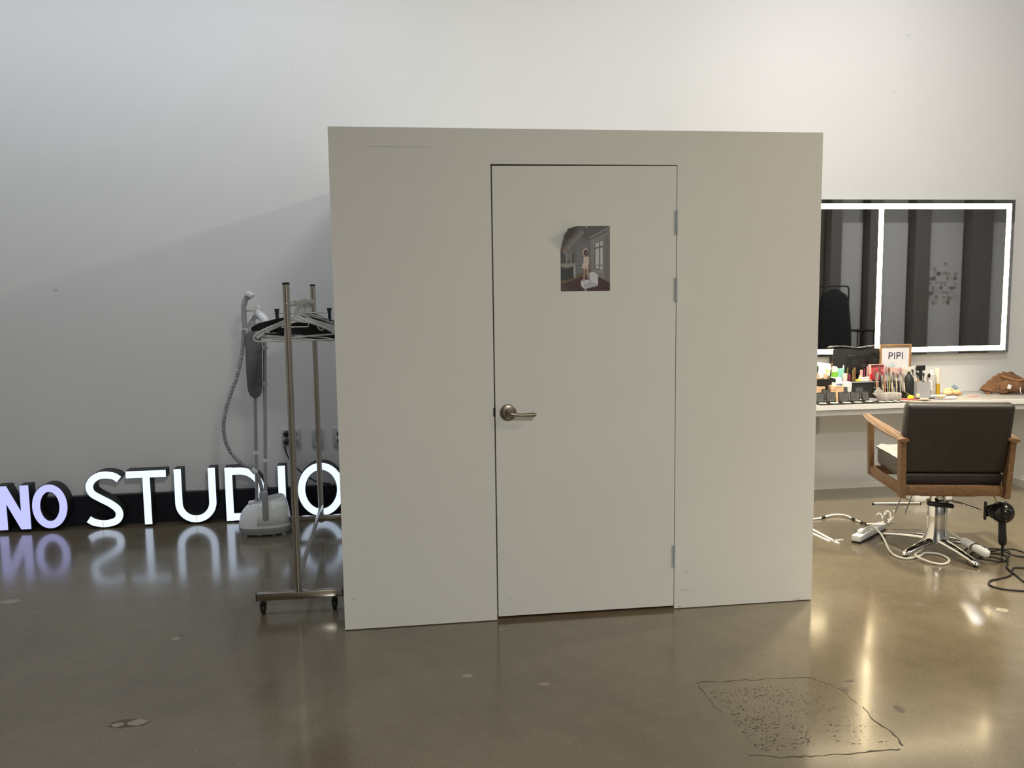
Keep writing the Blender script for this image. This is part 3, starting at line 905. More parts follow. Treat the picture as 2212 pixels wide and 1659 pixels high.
# steam head held in its cradle
hdl = MB()
hp = spline([(-.657, -.50, 1.320), (-.658, -.50, 1.40), (-.655, -.50, 1.465), (-.642, -.50, 1.505), (-.628, -.50, 1.523)], 6)
hdl.tube(hp, [.015 + .004 * (i / (len(hp) - 1)) + (.006 if i > len(hp) * .8 else 0) for i in range(len(hp))], 14)
hdo = hdl.build('steam_head', MIDGREY, stm, smooth=True)
Mh = TR(-.620, -.50, 1.524, ry=35)
MB().rbox(-.022, .022, -.045, .045, -.006, .024, .008, 2, M=Mh).build('steam_plate', WHITEP, hdo, smooth=True)
MB().rbox(-.668, -.636, -.517, -.483, 1.314, 1.322, .003).build('collar', WHITEP, hdo, smooth=True)
MB().tube(spline([(-.646, -.50, 1.455), (-.635, -.50, 1.438), (-.615, -.49, 1.437), (-.598, -.47, 1.445)], 5), .010, 10).build('cradle', WHITEP, stm, smooth=True)
# hose, ribbed
hs = spline([(-.664, -.50, 1.316), (-.676, -.51, 1.19), (-.708, -.53, 1.04), (-.772, -.55, .865), (-.803, -.55, .72), (-.788, -.54, .588), (-.724, -.52, .484), (-.645, -.49, .424), (-.614, -.47, .35), (-.603, -.46, .285)], 34)
rr_ = [.0125 if (i // 2) % 2 else .0105 for i in range(len(hs))]
HOSE = hose_material()
MB().tube(hs, rr_, 12).build('hose', HOSE, stm, smooth=True, angle=80)
MB().lathe([(.020, 0), (.019, .03), (.0145, .05), (.0135, .065)], (-.603, -.455, .222), 16).build('hose_collar', MIDGREY, stm, smooth=True)
MB().cyl((-.655, -.495, .432), (-.632, -.485, .402), .0155, .0165, 14).build('hose_sleeve', WHITEP, stm, smooth=True)

# ------------------------------------------------------------------ lit mirror
MX0, MX1, MZ0, MZ1 = 2.36, 4.940, 1.012, 2.168
mir = thing('wall_mirror', (3.65, -0.04, MZ0), 'wide wall mirror with a glowing white light strip, above the make-up desk', 'mirror')
MB().box(MX0, MX1, -.040, -.004, MZ0, MZ1).build('backing', EDGEGL, mir)
MB().box(MX0 + .002, MX1 - .002, -.0445, -.0402, MZ0 + .002, MZ1 - .002).build('mirror_panel', MIRROR, mir)
for n_, (a, b, c, d) in {'top': (MX0 + .03, 4.908, 2.098, 2.136), 'bottom': (MX0 + .03, 4.908, 1.034, 1.070)}.items():
    MB().box(a, b, -.0475, -.0447, c, d).build('light_strip', LED, mir)
for a in (4.872, 3.838):
    MB().box(a, a + .036, -.0475, -.0447, 1.0701, 2.0979).build('light_strip', LED, mir)

# ------------------------------------------------------------------ make-up desk
DZ = 0.715
desk = thing('makeup_desk', (3.62, -0.26, 0), 'long wall-mounted make-up desk with grey top and white edge', 'desk')
MB().box(2.275, XR + .02, -.500, -.003, DZ - .006, DZ).build('worktop', DESKTOP, desk)
MB().box(2.275, XR + .02, -.512, -.500, DZ - .032, DZ + .0015).build('edge_band', DESKW, desk)
MB().box(2.275, XR + .02, -.500, -.003, DZ - .032, DZ - .0065).build('core_board', DESKW, desk)
MB().box(2.275, XR - .003, -.496, -.472, DZ - .072, DZ - .0325).build('apron', mat('apron_grey', (.56, .55, .54), .5), desk)
MB().box(2.275, XR - .003, -.03, -.003, DZ - .09, DZ - .0325).build('wall_batten', DESKW, desk)
MB().box(XR, XR + .02, -.47, -.002, 0, DZ - .0325).build('end_panel', DESKW, desk)
MB().box(XR - .012, XR - .0005, -.46, -.002, 0, .055).build('plinth', GREYBASE, desk)
tag(MB().rbox(3.90, 4.19, -.52, -.36, 0.0, .075, .008).build('white_floor_box', WHITEP, smooth=True, origin=(4.05, -.44, 0)), 'low white box on the floor under the desk behind the chair column', 'box')

# helpers for small things on the desk
def mono(name, mb, m, origin, label, cat, group=None, smooth=True):
    return tag(mb.build(name, m, smooth=smooth, origin=origin), label, cat, group)
def bottle(name, x, y, prof, m, label, cat='bottle', n=20, sx=1, sy=1):
    t = thing(name, (x, y, DZ), label, cat)
    MB().lathe(prof, (x, y, DZ), n, sx=sx, sy=sy).build('body', m, t, smooth=True)
    return t
MIRRORS = mat('painted_mirror_grey', (0.095, 0.095, 0.09), 0.12, var=0.25, scale=30)  # reflection painted into the base grey, barely mirrors the room
PAN = mat('powder_cream', (0.62, 0.56, 0.45), 0.8, var=0.1)
# compacts
def compact(label, loc, rz, wd, hgt, tilt, pan=True, group='open make-up compacts at the front edge of the desk'):
    t = thing('makeup_compact', loc, label, 'compact', group, local=True, rz=R(rz))
    b = MB(); b.rbox(-wd / 2, wd / 2, -.032, .032, 0, .009, .003)
    b.build('base', BLACKP, t, smooth=True)
    if pan:
        MB().lathe([(.028, 0), (.028, .002), (.001, .0022)], (0, -.004, .0088), 18, sx=wd / .075).build('powder_pan', PAN, t)
    Ml = TR(0, .033, .008, rx=tilt)
    l = MB(); l.rbox(-wd / 2, wd / 2, -.002, .005, 0, hgt, .0025, M=Ml)
    lo = l.build('lid', BLACKP, t, smooth=True)
    MB().box(-wd / 2 + .006, wd / 2 - .006, -.0032, -.0021, .007, hgt - .006, M=Ml).build('lid_mirror', MIRRORS, lo)
    return t
for lb, x, wd in (('leftmost open black compact at the desk edge beside the booth', 3.221, .074), ('second open black compact from the booth on the desk edge', 3.306, .077),
                  ('third open black compact from the booth on the desk edge', 3.399, .081), ('fourth open black compact from the booth on the desk edge', 3.484, .079)):
    compact(lb, (x, -.445, DZ), random.uniform(-4, 4), wd, .072, -8)
compact('small black palette stand with a pale square, right of the compacts', (3.578, -.425, DZ), 5, .058, .07, -10)
compact('small black compact behind the first two of the front row', (3.322, -.335, DZ), 0, .058, .082, -6)
compact('small grey mirror compact behind the third compact', (3.454, -.335, DZ), -4, .068, .092, -10)
compact('silver-framed compact behind the fourth compact', (3.583, -.335, DZ), 3, .066, .09, -8)
for k in range(4):
    compact(['leftmost', 'second', 'third', 'rightmost'][k] + ' flat dark palette from the left in front of the clear box', (3.655 + .055 * k, -.463, DZ), 12 + 3 * k, .05, .012, -85, group='flat palettes at the desk edge')
tag(MB().rbox(3.18, 3.66, -.497, -.482, DZ, DZ + .006, .002).build('palette_strip', BLACKP, smooth=True, origin=(3.42, -.49, DZ)), 'long thin black strip along the desk edge in front of the compacts', 'strip')

PEACH = mat('peach_packet', (0.72, 0.46, 0.28), 0.5, var=0.15, scale=40, bump=.4, bscale=60)
def crumple(m, amp, seed):
    rnd = random.Random(seed)
    for i, p in enumerate(m.v):
        m.v[i] = p + Vector((rnd.uniform(-amp, amp), rnd.uniform(-amp, amp), rnd.uniform(-amp, amp)))
    return m
def grid_box(x0, x1, y0, y1, z0, z1, n=6):
    m = MB()
    bm = bmesh.new(); bmesh.ops.create_cube(bm, size=1)
    bmesh.ops.subdivide_edges(bm, edges=bm.edges[:], cuts=n, use_grid_fill=True)
    for v in bm.verts:
        v.co = Vector(((x0 + x1) / 2 + v.co.x * (x1 - x0), (y0 + y1) / 2 + v.co.y * (y1 - y0), (z0 + z1) / 2 + v.co.z * (z1 - z0)))
    bm.verts.ensure_lookup_table()
    m.add([v.co.copy() for v in bm.verts], [tuple(v.index for v in f.verts) for f in bm.faces])
    bm.free()
    return m
mono('puff_packet', crumple(MB().slab([(3.262, -.28), (3.322, -.285), (3.30, -.245), (3.268, -.24)], DZ, DZ + .105), .002, 1), PEACH, (3.29, -.26, DZ), 'flat peach packet standing by the booth edge of the desk', 'packet', smooth=False)
mono('puff_packet', crumple(grid_box(3.36, 3.45, -.31, -.255, DZ, DZ + .11, 4), .004, 2), PEACH, (3.405, -.28, DZ), 'crumpled peach packet of make-up puffs behind the compacts', 'packet')
WIPE = mat('white_soft_pack', (0.80, 0.79, 0.75), 0.45, var=0.04)
t = thing('wipes_pack', (3.478, -.215, DZ), 'white soft pack of wipes with blue print, before the bottle', 'wipes pack')
crumple(grid_box(3.400, 3.550, -.245, -.185, DZ, DZ + .128, 5), .003, 3).build('pack', WIPE, t, smooth=True)
BLUE = mat('blue_print', (0.10, 0.17, 0.36), 0.5)
MB().rbox(3.425, 3.475, -.252, -.248, DZ + .10, DZ + .118, .002).build('blue_print', BLUE, t)
# white bottle with green band
t = thing('lotion_bottle', (3.468, -.155, DZ), 'white bottle with a bright green band and clear cap', 'bottle')
MB().rbox(3.427, 3.509, -.185, -.125, DZ, DZ + .16, .012, 3).build('body', WHITEP, t, smooth=True)
MB().lathe([(.024, 0), (.024, .036)], (3.462, -.155, DZ + .16), 20).build('green_band', mat('bright_green', (.20, .52, .05), .35), t, smooth=True)
MB().lathe([(.0235, 0), (.022, .03), (.015, .036)], (3.462, -.155, DZ + .196), 20).build('cap', mat('milky_cap', (.75, .75, .66), .25), t, smooth=True)
mono('mint_pouch', crumple(grid_box(3.497, 3.548, -.135, -.12, DZ + .0, DZ + .215, 3), .004, 4), mat('mint_plastic', (.27, .62, .52), .4), (3.52, -.13, DZ), 'mint green pouch leaning behind the white bottle', 'pouch')
mono('pink_tube', MB().rbox(3.525, 3.555, -.172, -.15, DZ, DZ + .185, .006, 2), mat('pale_pink', (.72, .50, .46), .4), (3.54, -.16, DZ), 'pale pink tube standing beside the green-banded bottle', 'tube')
# black organiser at the booth edge with jars and brushes
t = thing('black_organiser', (3.355, -.2, DZ), 'black box of jars and brushes at the booth edge', 'organiser')
og = MB()
og.box(3.285, 3.43, -.235, -.232, DZ, DZ + .155); og.box(3.285, 3.43, -.155, -.152, DZ, DZ + .155)
og.box(3.285, 3.288, -.232, -.155, DZ, DZ + .155); og.box(3.427, 3.43, -.232, -.155, DZ, DZ + .155); og.box(3.288, 3.427, -.232, -.155, DZ, DZ + .004)
og.build('box', BLACKP, t)
SKIN = [mat('beige_cream', (.55, .38, .25), .4), mat('tan_cream', (.38, .22, .12), .4), mat('brown_cream', (.20, .11, .06), .4)]
for k, (x, y, z, m, lb) in enumerate(((3.335, -.195, .02, 1, 'brown glass jar in the black organiser, left'), (3.365, -.205, .05, 0, 'beige cream jar sticking out of the black organiser'), (3.395, -.18, .03, 2, 'dark brown jar at the right of the black organiser'), (3.315, -.18, .05, 0, 'beige jar by the booth in the black organiser'))):
    mono('cream_jar', MB().lathe([(.014, DZ + .005), (.014, DZ + .13 + z), (.010, DZ + .14 + z)], (x, y, 0), 14), SKIN[m], (x, y, DZ), lb, 'jar', 'jars in the black organiser')
HAIR = mat('brush_hair_dark', (.02, .018, .016), .9, var=.3, scale=200)
HAIRB = mat('brush_hair_brown', (.16, .085, .045), .9, var=.3, scale=200)
FERR = mat('brush_ferrule', (.62, .58, .52), .3, metal=1.0)
HANDLES = [mat('brush_handle_wood', (.50, .29, .13), .4), mat('brush_handle_black', (.02, .02, .02), .3), mat('brush_handle_pale', (.62, .52, .36), .4), mat('brush_handle_orange', (.55, .24, .10), .4), mat('brush_handle_grey', (.36, .34, .31), .4), mat('brush_handle_olive', (.30, .32, .10), .4)]
def brush(label, p0, p1, hm, rad=.0045, hair=None, head=.03, group='make-up brushes'):
    a, b = Vector(p0), Vector(p1)
    d = (b - a).normalized()
    t = thing('makeup_brush', a, label, 'brush', group)
    MB().tube([a, a.lerp(b, .45), b - d * (head + .022)], [rad * .55, rad, rad * .8], 8).build('handle', HANDLES[hm], t, smooth=True)
    f0 = b - d * (head + .022)
    MB().tube([f0, b - d * head], [rad * .85, rad * 1.15], 8).build('ferrule', FERR, t, smooth=True)
    MB().tube([b - d * head, b - d * head * .45, b - d * .003, b], [rad * 1.1, rad * 1.7, rad * 1.2, rad * .4], 8).build('bristles', hair or HAIR, t, smooth=True)
    return t
brush('round black powder brush standing by the booth edge', (3.30, -.17, DZ + .01), (3.318, -.175, DZ + .245), 1, .006, HAIR, .05)
brush('dark slanted brush with pale tip rising from the black organiser', (3.40, -.17, DZ + .01), (3.437, -.165, DZ + .265), 1, .005, HAIRB, .03)
# papers
PAPER = mat('white_paper', (.78, .77, .72), .6, var=.03)
for k, (dx, rz) in enumerate(((0, 0), (.03, -6), (.06, -12))):
    p = MB(); M = TR(3.36 + dx, -.135 - .004 * k, DZ + .055 - .012 * k, rx=-14, ry=8 + 6 * k)
    p.box(-.10, .08, -.0008, .0008, .0, .215, M=M)
    mono('paper_sheet', p, PAPER, (3.36 + dx, -.13, DZ), ['backmost printed white paper sheet left of the black case', 'middle printed white paper sheet left of the black case', 'frontmost printed white paper sheet left of the black case'][k], 'paper', 'papers behind the bottles', smooth=False)
mono('yellow_note', MB().box(-.012, .022, -.0012, -.0002, 0, .012, M=TR(3.415, -.125, DZ + .20, ry=35)), mat('yellow_print', (.75, .70, .12), .5), (3.415, -.125, DZ + .2), 'small yellow strip on the white papers', 'note', smooth=False)
# black make-up case
t = thing('makeup_case', (3.69, -.12, DZ), 'open black make-up case with plastic sheet over its lid', 'case')
cs = MB()
cs.rbox(3.545, 3.845, -.185, -.18, DZ, DZ + .125, .002); cs.rbox(3.545, 3.845, -.06, -.055, DZ, DZ + .125, .002)
cs.rbox(3.545, 3.55, -.18, -.06, DZ, DZ + .125, .002); cs.rbox(3.84, 3.845, -.18, -.06, DZ, DZ + .125, .002); cs.box(3.55, 3.84, -.18, -.06, DZ, DZ + .085)
CASEB = mat('black_nylon', (.020, .020, .018), .6, var=.2, bump=.2, bscale=120)
cs.build('tray', CASEB, t)
zp = MB(); zp.tube([(3.543, -.187, DZ + .118), (3.847, -.187, DZ + .118)], .004, 8)
zp.build('zip', GREYP, t)
lid = MB(); lid.rbox(3.492, 3.895, -.050, -.012, DZ + .10, DZ + .365, .034, 4)
lid.build('lid', CASEB, t, smooth=True)
FILM = mat('clear_film', (.022, .022, .021), .16, var=.5, scale=14, bump=1.0, bscale=22)
fm = MB(); 
NX, NZ_ = 16, 10
rnd = random.Random(5)
fm.add([(3.62 + .25 * i / NX, -.0525 - rnd.uniform(0, .009), DZ + .15 + .16 * j / NZ_ + .02 * i / NX) for j in range(NZ_ + 1) for i in range(NX + 1)],
       [(j * (NX + 1) + i, j * (NX + 1) + i + 1, (j + 1) * (NX + 1) + i + 1, (j + 1) * (NX + 1) + i) for j in range(NZ_) for i in range(NX)])
fo = fm.build('lid_pocket_film', FILM, t, smooth=True, angle=80)
sm = fo.modifiers.new('thick', 'SOLIDIFY'); sm.thickness = .0008
fm = MB()
GREYFILM = mat('grey_clear_film', (.30, .30, .29), .2, var=.4, scale=30, bump=.8, bscale=30)
fm.add([(3.462 + .41 * i / NX, -.060 + .055 * j / 4, DZ + .3665 + rnd.uniform(0, .012) + .006 * math.sin(i * .5)) for j in range(5) for i in range(NX + 1)],
       [(j * (NX + 1) + i, j * (NX + 1) + i + 1, (j + 1) * (NX + 1) + i + 1, (j + 1) * (NX + 1) + i) for j in range(4) for i in range(NX)])
fo = fm.build('plastic_sheet', GREYFILM, t, smooth=True, angle=80)
sm = fo.modifiers.new('thick', 'SOLIDIFY'); sm.thickness = .0015
# things standing in the case
GOLD = mat('gold_cap', (.45, .33, .15), .3, metal=.8)
PINK = mat('dusty_pink', (.66, .36, .36), .45)
REDM = mat('bright_red', (.62, .03, .03), .35)
PLUM = mat('plum', (.22, .03, .08), .4)
for x, y, r_, h_, m, lb in ((3.567, -.09, .006, .235, WHITEP, 'thin white and pink stick at the left of the black case'), (3.60, -.09, .006, .215, GOLD, 'slim gold stick standing in the black case'),
                            (3.64, -.10, .013, .20, GOLD, 'bronze brush tube standing in the case, left'), (3.655, -.09, .011, .215, mat('bronze_dark', (.20, .12, .05), .4), 'dark bronze tube beside the bronze brush tube'),
                            (3.69, -.125, .013, .20, PINK, 'pink-capped bottle of foundation in the case'), (3.735, -.09, .006, .205, PLUM, 'plum lipstick behind the red palette'),
                            (3.76, -.085, .007, .22, PINK, 'pink lip pencil near the red palette'), (3.605, -.11, .012, .165, PLUM, 'red round compact jar in the case')):
    m_ = MB().lathe([(r_, DZ + .09), (r_, DZ + h_ * .7), (r_ * .85, DZ + h_ * .7 + .002), (r_ * .85, DZ + h_), (r_ * .4, DZ + h_ + .003)], (x, y, 0), 12)
    mono('cosmetic_tube', m_, m, (x, y, DZ + .09), lb, 'cosmetic', 'cosmetics in the black case')
mono('foundation_bottle', MB().lathe([(.015, DZ + .088), (.015, DZ + .14), (.009, DZ + .15), (.009, DZ + .165)], (3.672, -.14, 0), 14), mat('foundation', (.66, .46, .30), .3), (3.672, -.14, DZ + .09), 'beige foundation bottle in front in the black case', 'bottle')
mono('yellow_tube', MB().rbox(3.625, 3.665, -.172, -.155, DZ + .115, DZ + .137, .006), mat('yellow_plastic', (.80, .68, .08), .4), (3.645, -.165, DZ + .115), 'short yellow tube lying on the case rim', 'tube')
mono('white_pouch', crumple(grid_box(3.665, 3.735, -.165, -.135, DZ + .105, DZ + .15, 3), .003, 8), WIPE, (3.70, -.15, DZ + .1), 'small white pouch lying in the black case', 'pouch')
for k in range(7):
    mono('lip_pan', MB().rbox(3.645 + .017 * k, 3.658 + .017 * k, -.178, -.165, DZ + .085, DZ + .112 + .003 * (k % 2), .002), SKIN[k % 2], (3.65 + .017 * k, -.17, DZ + .085), ['leftmost', 'second', 'third', 'middle', 'fifth', 'sixth', 'rightmost'][k] + ' small beige pan from the left in the row along the case rim', 'cosmetic pan', 'row of pans along the case rim')
mono('red_lipstick', MB().lathe([(.009, DZ + .086), (.009, DZ + .15), (.008, DZ + .151), (.008, DZ + .175)], (3.742, -.165, 0), 14), REDM, (3.742, -.165, DZ + .086), 'bright red lipstick next to the red palette', 'lipstick')
t = thing('red_palette', (3.80, -.13, DZ + .125), 'open pink-red palette leaning over the case', 'palette')
M = TR(3.802, -.155, DZ + .126, rx=-8)
MB().rbox(-.055, .057, 0, .008, .0, .11, .003, M=M).build('tray', mat('palette_red', (.45, .06, .08), .35), t, smooth=True)
MB().rbox(-.060, .060, -.012, .01, .1105, .118, .003, M=M).build('rim', mat('palette_pink', (.80, .42, .36), .4), t, smooth=True)
MB().rbox(-.066, -.0555, -.02, .008, -.02, .118, .003, M=M).build('side', mat('palette_pink', (.80, .42, .36), .4), t, smooth=True)
# framed sign
t = thing('framed_sign', (4.0, -.05, DZ), 'wooden frame with white card reading PIPI, on the desk against the mirror', 'picture frame')
FWOOD = mat('frame_wood', (.30, .17, .075), .45, var=.15, scale=20)
fx0, fx1, fz0, fz1 = 3.870, 4.128, DZ, DZ + .380
MB().rbox(fx0, fx0 + .018, -.062, -.048, fz0, fz1, .004).build('frame_side', FWOOD, t, smooth=True)
MB().rbox(fx1 - .018, fx1, -.062, -.048, fz0, fz1, .004).build('frame_side', FWOOD, t, smooth=True)
MB().rbox(fx0 + .0175, fx1 - .0175, -.062, -.048, fz1 - .018, fz1, .004).build('frame_top', FWOOD, t, smooth=True)
MB().rbox(fx0 + .0175, fx1 - .0175, -.062, -.048, fz0, fz0 + .018, .004).build('frame_bottom', FWOOD, t, smooth=True)
cd = MB().box(fx0 + .018, fx1 - .018, -.055, -.050, fz0 + .018, fz1 - .018).build('card', mat('card_white', (.76, .74, .75), .35), t)
INK = mat('purple_ink', (.045, .035, .085), .5)
lt = MB()
def P_(x, z, h, sw):
    lt.ribbon([(x, z), (x, z + h)], sw, -.0562, -.0551)
    lt.ribbon([(x, z + h - sw / 2), (x + h * .30, z + h - sw / 2)] + arc(x + h * .30, z + h * .70, h * .24, h * .30 - sw / 2, 90, -90, 12) + [(x, z + h * .40 + sw / 2)], sw, -.0562, -.0551)
P_(3.948, .985, .052, .0075)
lt.ribbon([(3.993, .985), (3.993, 1.037)], .0075, -.0562, -.0551)
P_(4.012, .985, .052, .0075)
lt.ribbon([(4.057, .985), (4.057, 1.037)], .0075, -.0562, -.0551)
lt.build('lettering', INK, cd)
bl = MB(); bl.prism([(3.93, .905), (3.99, .95), (3.995, .93), (3.985, .90)], -.0562, -.0551)
bl.build('blue_brush_mark', mat('pale_blue_ink', (.42, .58, .66), .5), cd)
bl = MB(); bl.ribbon([(3.915, .90), (3.92, .925), (3.95, .935), (3.985, .965)], .003, -.0562, -.0551)
bl.build('blue_brush_line', mat('pale_blue_ink', (.42, .58, .66), .5), cd)

# brush stand (black roll) and its brushes
t = thing('brush_holder', (3.865, -.22, DZ), 'black stand-up brush roll full of make-up brushes', 'brush holder')
bh = MB(); M = TR(3.868, -.205, DZ, rx=-8)
bh.rbox(-.118, .118, 0, .012, 0, .125, .004, M=M); bh.rbox(-.118, .118, -.05, 0, 0, .006, .002, M=TR(3.868, -.205, DZ))
bh.build('roll', CASEB, t, smooth=True)
bp = MB(); bp.rbox(-.116, .07, -.010, -.001, .07, .078, .002, M=M)
bp.build('elastic_band', GREYP, t)
rnd = random.Random(11)
ORD = ['first', 'second', 'third', 'fourth', 'fifth', 'sixth', 'seventh', 'eighth', 'ninth', 'tenth', 'eleventh', 'twelfth', 'thirteenth', 'fourteenth', 'fifteenth', 'sixteenth', 'seventeenth', 'eighteenth', 'nineteenth', 'last']
names_ = ['wood-handled', 'black-handled', 'pale-handled', 'orange-handled', 'grey-handled', 'olive-handled']
for k in range(20):
    x = 3.752 + .012 * k + rnd.uniform(-.003, .003)
    hm = [0, 1, 0, 1, 0, 2, 3, 4, 4, 5, 4, 2, 1, 4, 2, 1, 4, 2, 4, 2][k]
    top = .20 + rnd.uniform(-.03, .035)
    hr = mat('brush_hair_pink', (.40, .24, .22), .9, var=.3, scale=150) if k in (6, 7, 14, 16, 17, 18) else (HAIRB if k % 3 == 0 else mat('brush_hair_grey', (.28, .25, .22), .9, var=.3, scale=150))
    brush('%s make-up brush from the left in the black roll, %s' % (ORD[k], names_[hm]), (x + rnd.uniform(-.012, .012), -.232, DZ + .010), (x, -.215 + .012, DZ + top), hm, rnd.uniform(.0036, .0055), hr, rnd.uniform(.03, .05), group='brushes in the black roll')
pk = MB(); pk.prism([(3.82, DZ + .20), (3.90, DZ + .222), (4.0, DZ + .205), (3.99, DZ + .19), (3.83, DZ + .185)], -.182, -.176)
mono('pink_cloth_edge', pk, mat('pale_coral', (.74, .48, .40), .6), (3.9, -.18, DZ + .19), 'pale coral flap above the brush tips', 'flap', smooth=False)
crm = MB(); crm.prism([(3.92, DZ + .222), (4.06, DZ + .19), (4.065, DZ + .165), (3.93, DZ + .20)], -.150, -.146)
mono('cream_flap', crm, mat('cream_plastic', (.76, .66, .50), .5), (4.0, -.15, DZ + .17), 'cream folded sheet behind the black bottle', 'sheet', smooth=False)
mono('tissue_sheet', crumple(grid_box(4.06, 4.15, -.105, -.095, DZ + .16, DZ + .215, 3), .004, 21), PAPER, (4.1, -.1, DZ + .16), 'white tissue sticking up behind the grey cup', 'tissue')
# black bottle
t = bottle('black_bottle', 4.020, -.205, [(.034, 0), (.036, .004), (.036, .11), (.032, .14), (.016, .168)], mat('matt_black_bottle', (.018, .020, .019), .5), 'matt black bottle between the brush roll and the grey cup')
MB().lathe([(.011, 0), (.011, .018), (.008, .021)], (4.02, -.205, DZ + .168), 16).build('cap', BLACKP, t, smooth=True)
# grey cup with brushes
t = thing('grey_cup', (4.103, -.215, DZ), 'frosted grey square cup holding brushes', 'cup')
FROST = mat('frosted_grey', (.38, .37, .38), .45, var=.06)
gc = MB()
a0, a1, b0, b1 = 4.050, 4.156, -.268, -.166
gc.box(a0, a1, b0, b0 + .003, DZ, DZ + .115); gc.box(a0, a1, b1 - .003, b1, DZ, DZ + .115); gc.box(a0, a0 + .003, b0 + .003, b1 - .003, DZ, DZ + .115); gc.box(a1 - .003, a1, b0 + .003, b1 - .003, DZ, DZ + .115); gc.box(a0 + .003, a1 - .003, b0 + .003, b1 - .003, DZ, DZ + .003)
gc.build('cup', FROST, t)
for lb, x, tx, hm, h_ in (('white brush leaning left in the grey cup', 4.085, 4.052, 2, .205), ('dark-red brush leaning left in the grey cup', 4.10, 4.070, 0, .19), ('pale brush upright in the grey cup', 4.105, 4.09, 2, .18), ('black brush upright in the grey cup', 4.12, 4.125, 1, .18), ('pale brush leaning right in the grey cup', 4.12, 4.168, 2, .175), ('black brush leaning right in the grey cup', 4.125, 4.18, 1, .165)):
    brush(lb, (x, -.215 + random.uniform(-.02, .02), DZ + .006), (tx, -.21 + random.uniform(-.02, .02), DZ + h_), hm, .0045, None, .028, group='brushes in the grey cup')
t = thing('black_clamp', (4.145, -.13, DZ), 'black phone clamp on a stem behind the grey cup', 'clamp')
MB().rbox(4.120, 4.195, -.142, -.125, DZ + .185, DZ + .228, .008, 2).build('jaw', BLACKP, t, smooth=True)
MB().rbox(4.147, 4.172, -.140, -.127, DZ + .008, DZ + .185, .003).build('stem', BLACKP, t, smooth=True)
MB().rbox(4.125, 4.19, -.155, -.11, DZ, DZ + .008, .003).build('foot', BLACKP, t, smooth=True)
# clear bottles and tube
CLEARP = mat('clear_plastic', (.68, .68, .65), .12, var=.05, alpha=.55)
t = bottle('pump_bottle', 4.185, -.22, [(.021, 0), (.022, .004), (.022, .05), (.018, .06), (.012, .066)], mat('pump_liquid', (.50, .52, .47), .2), 'small clear pump bottle with dark round label, right of the grey cup')
MB().lathe([(.013, 0), (.013, .04), (.010, .052)], (4.185, -.22, DZ + .067), 14).build('pump', WHITEP, t, smooth=True)
MB().lathe([(.014, 0), (.001, .0006)], n=16, M=TR(4.176, -.2405, DZ + .03, rx=90)).build('label_dot', mat('dark_green_dot', (.05, .09, .08), .5), t)
t = bottle('clear_bottle', 4.233, -.16, [(.031, 0), (.032, .004), (.032, .145), (.026, .16), (.014, .166)], mat('clear_bottle_plastic', (.58, .55, .51), .2, alpha=.75), 'tall clear bottle with white lid beside the yellow tube')
MB().lathe([(.015, 0), (.015, .026)], (4.233, -.16, DZ + .166), 16).build('lid', WHITEP, t, smooth=True)
t = thing('cream_tube', (4.292, -.145, DZ), 'tall cream tube with mustard yellow lower half', 'tube')
MB().lathe([(.018, 0), (.018, .085)], (4.292, -.145, DZ), 18).build('yellow_half', mat('mustard', (.58, .36, .02), .35), t, smooth=True)
loft(MB(), [[(4.292 + rx * math.cos(i * .393), -.145 + ry * math.sin(i * .393), DZ + z) for i in range(16)] for rx, ry, z in ((.018, .018, .0855), (.019, .016, .12), (.022, .008, .18), (.023, .002, .205))]).build('cream_half', mat('tube_cream', (.78, .69, .56), .35), t, smooth=True)
# sponges and packets on the right
SPG = mat('orange_sponge', (.85, .45, .22), .8, var=.06, bump=.3, bscale=150)
SPG2 = mat('peach_sponge', (.85, .58, .32), .8, var=.06, bump=.3, bscale=150)
for x, y, rx, rz, m, lb in ((4.345, -.19, .038, .020, SPG2, 'peach make-up sponge, left of the two by the tube'), (4.415, -.195, .036, .020, SPG, 'orange make-up sponge right of the peach sponge'), (4.395, -.135, .045, .026, mat('peach_orange_sponge', (.82, .50, .27), .8), 'peach-orange puff behind the two sponges')):
    mono('makeup_sponge', MB().ball((x, y, DZ + rz), rx, .024, rz, 16, 10), m, (x, y, DZ), lb, 'sponge', 'sponges on the desk')
mono('blue_sachet', MB().rbox(-.026, .026, -.003, .003, -.017, .017, .002, M=TR(4.475, -.085, DZ + .045, ry=38)), mat('sachet_blue', (.33, .44, .52), .4), (4.475, -.085, DZ + .02), 'pale blue sachet tilted behind the sponges', 'sachet')
mono('paper_wedge', MB().prism([(4.435, DZ), (4.50, DZ), (4.45, DZ + .035)], -.16, -.145), mat('kraft_grey', (.46, .40, .32), .7), (4.46, -.15, DZ), 'grey-beige folded paper wedge right of the sponges', 'paper', smooth=False)
# clear tilted box
t = thing('clear_box', (3.765, -.36, DZ), 'cloudy clear plastic box tipped over at the front of the desk', 'plastic box')
M = TR(3.765, -.375, DZ + .001, rz=-8)
cbm = MB()
cbm.rbox(-.075, .075, -.035, .04, 0.0, .060, .006, 2, M=M)
cbm.build('box', mat('cloudy_plastic', (.42, .385, .35), .25, var=.2, scale=40, alpha=.9), t, smooth=True)
lidm = MB(); lidm.rbox(.0, .06, -.002, .002, 0, .085, .002, M=TR(3.70, -.39, DZ + .004, ry=-52, rz=-8))
lidm.build('lid', mat('cloudy_plastic', (.62, .57, .52), .25), t, smooth=True)
mono('lid_slip', MB().box(-.062, .062, -.001, .001, 0, .045, M=TR(3.832, -.295, DZ + .002, rx=-20)), mat('grey_blue_card', (.40, .41, .43), .5), (3.83, -.3, DZ), 'grey card leaning under the brush roll', 'card', smooth=False)
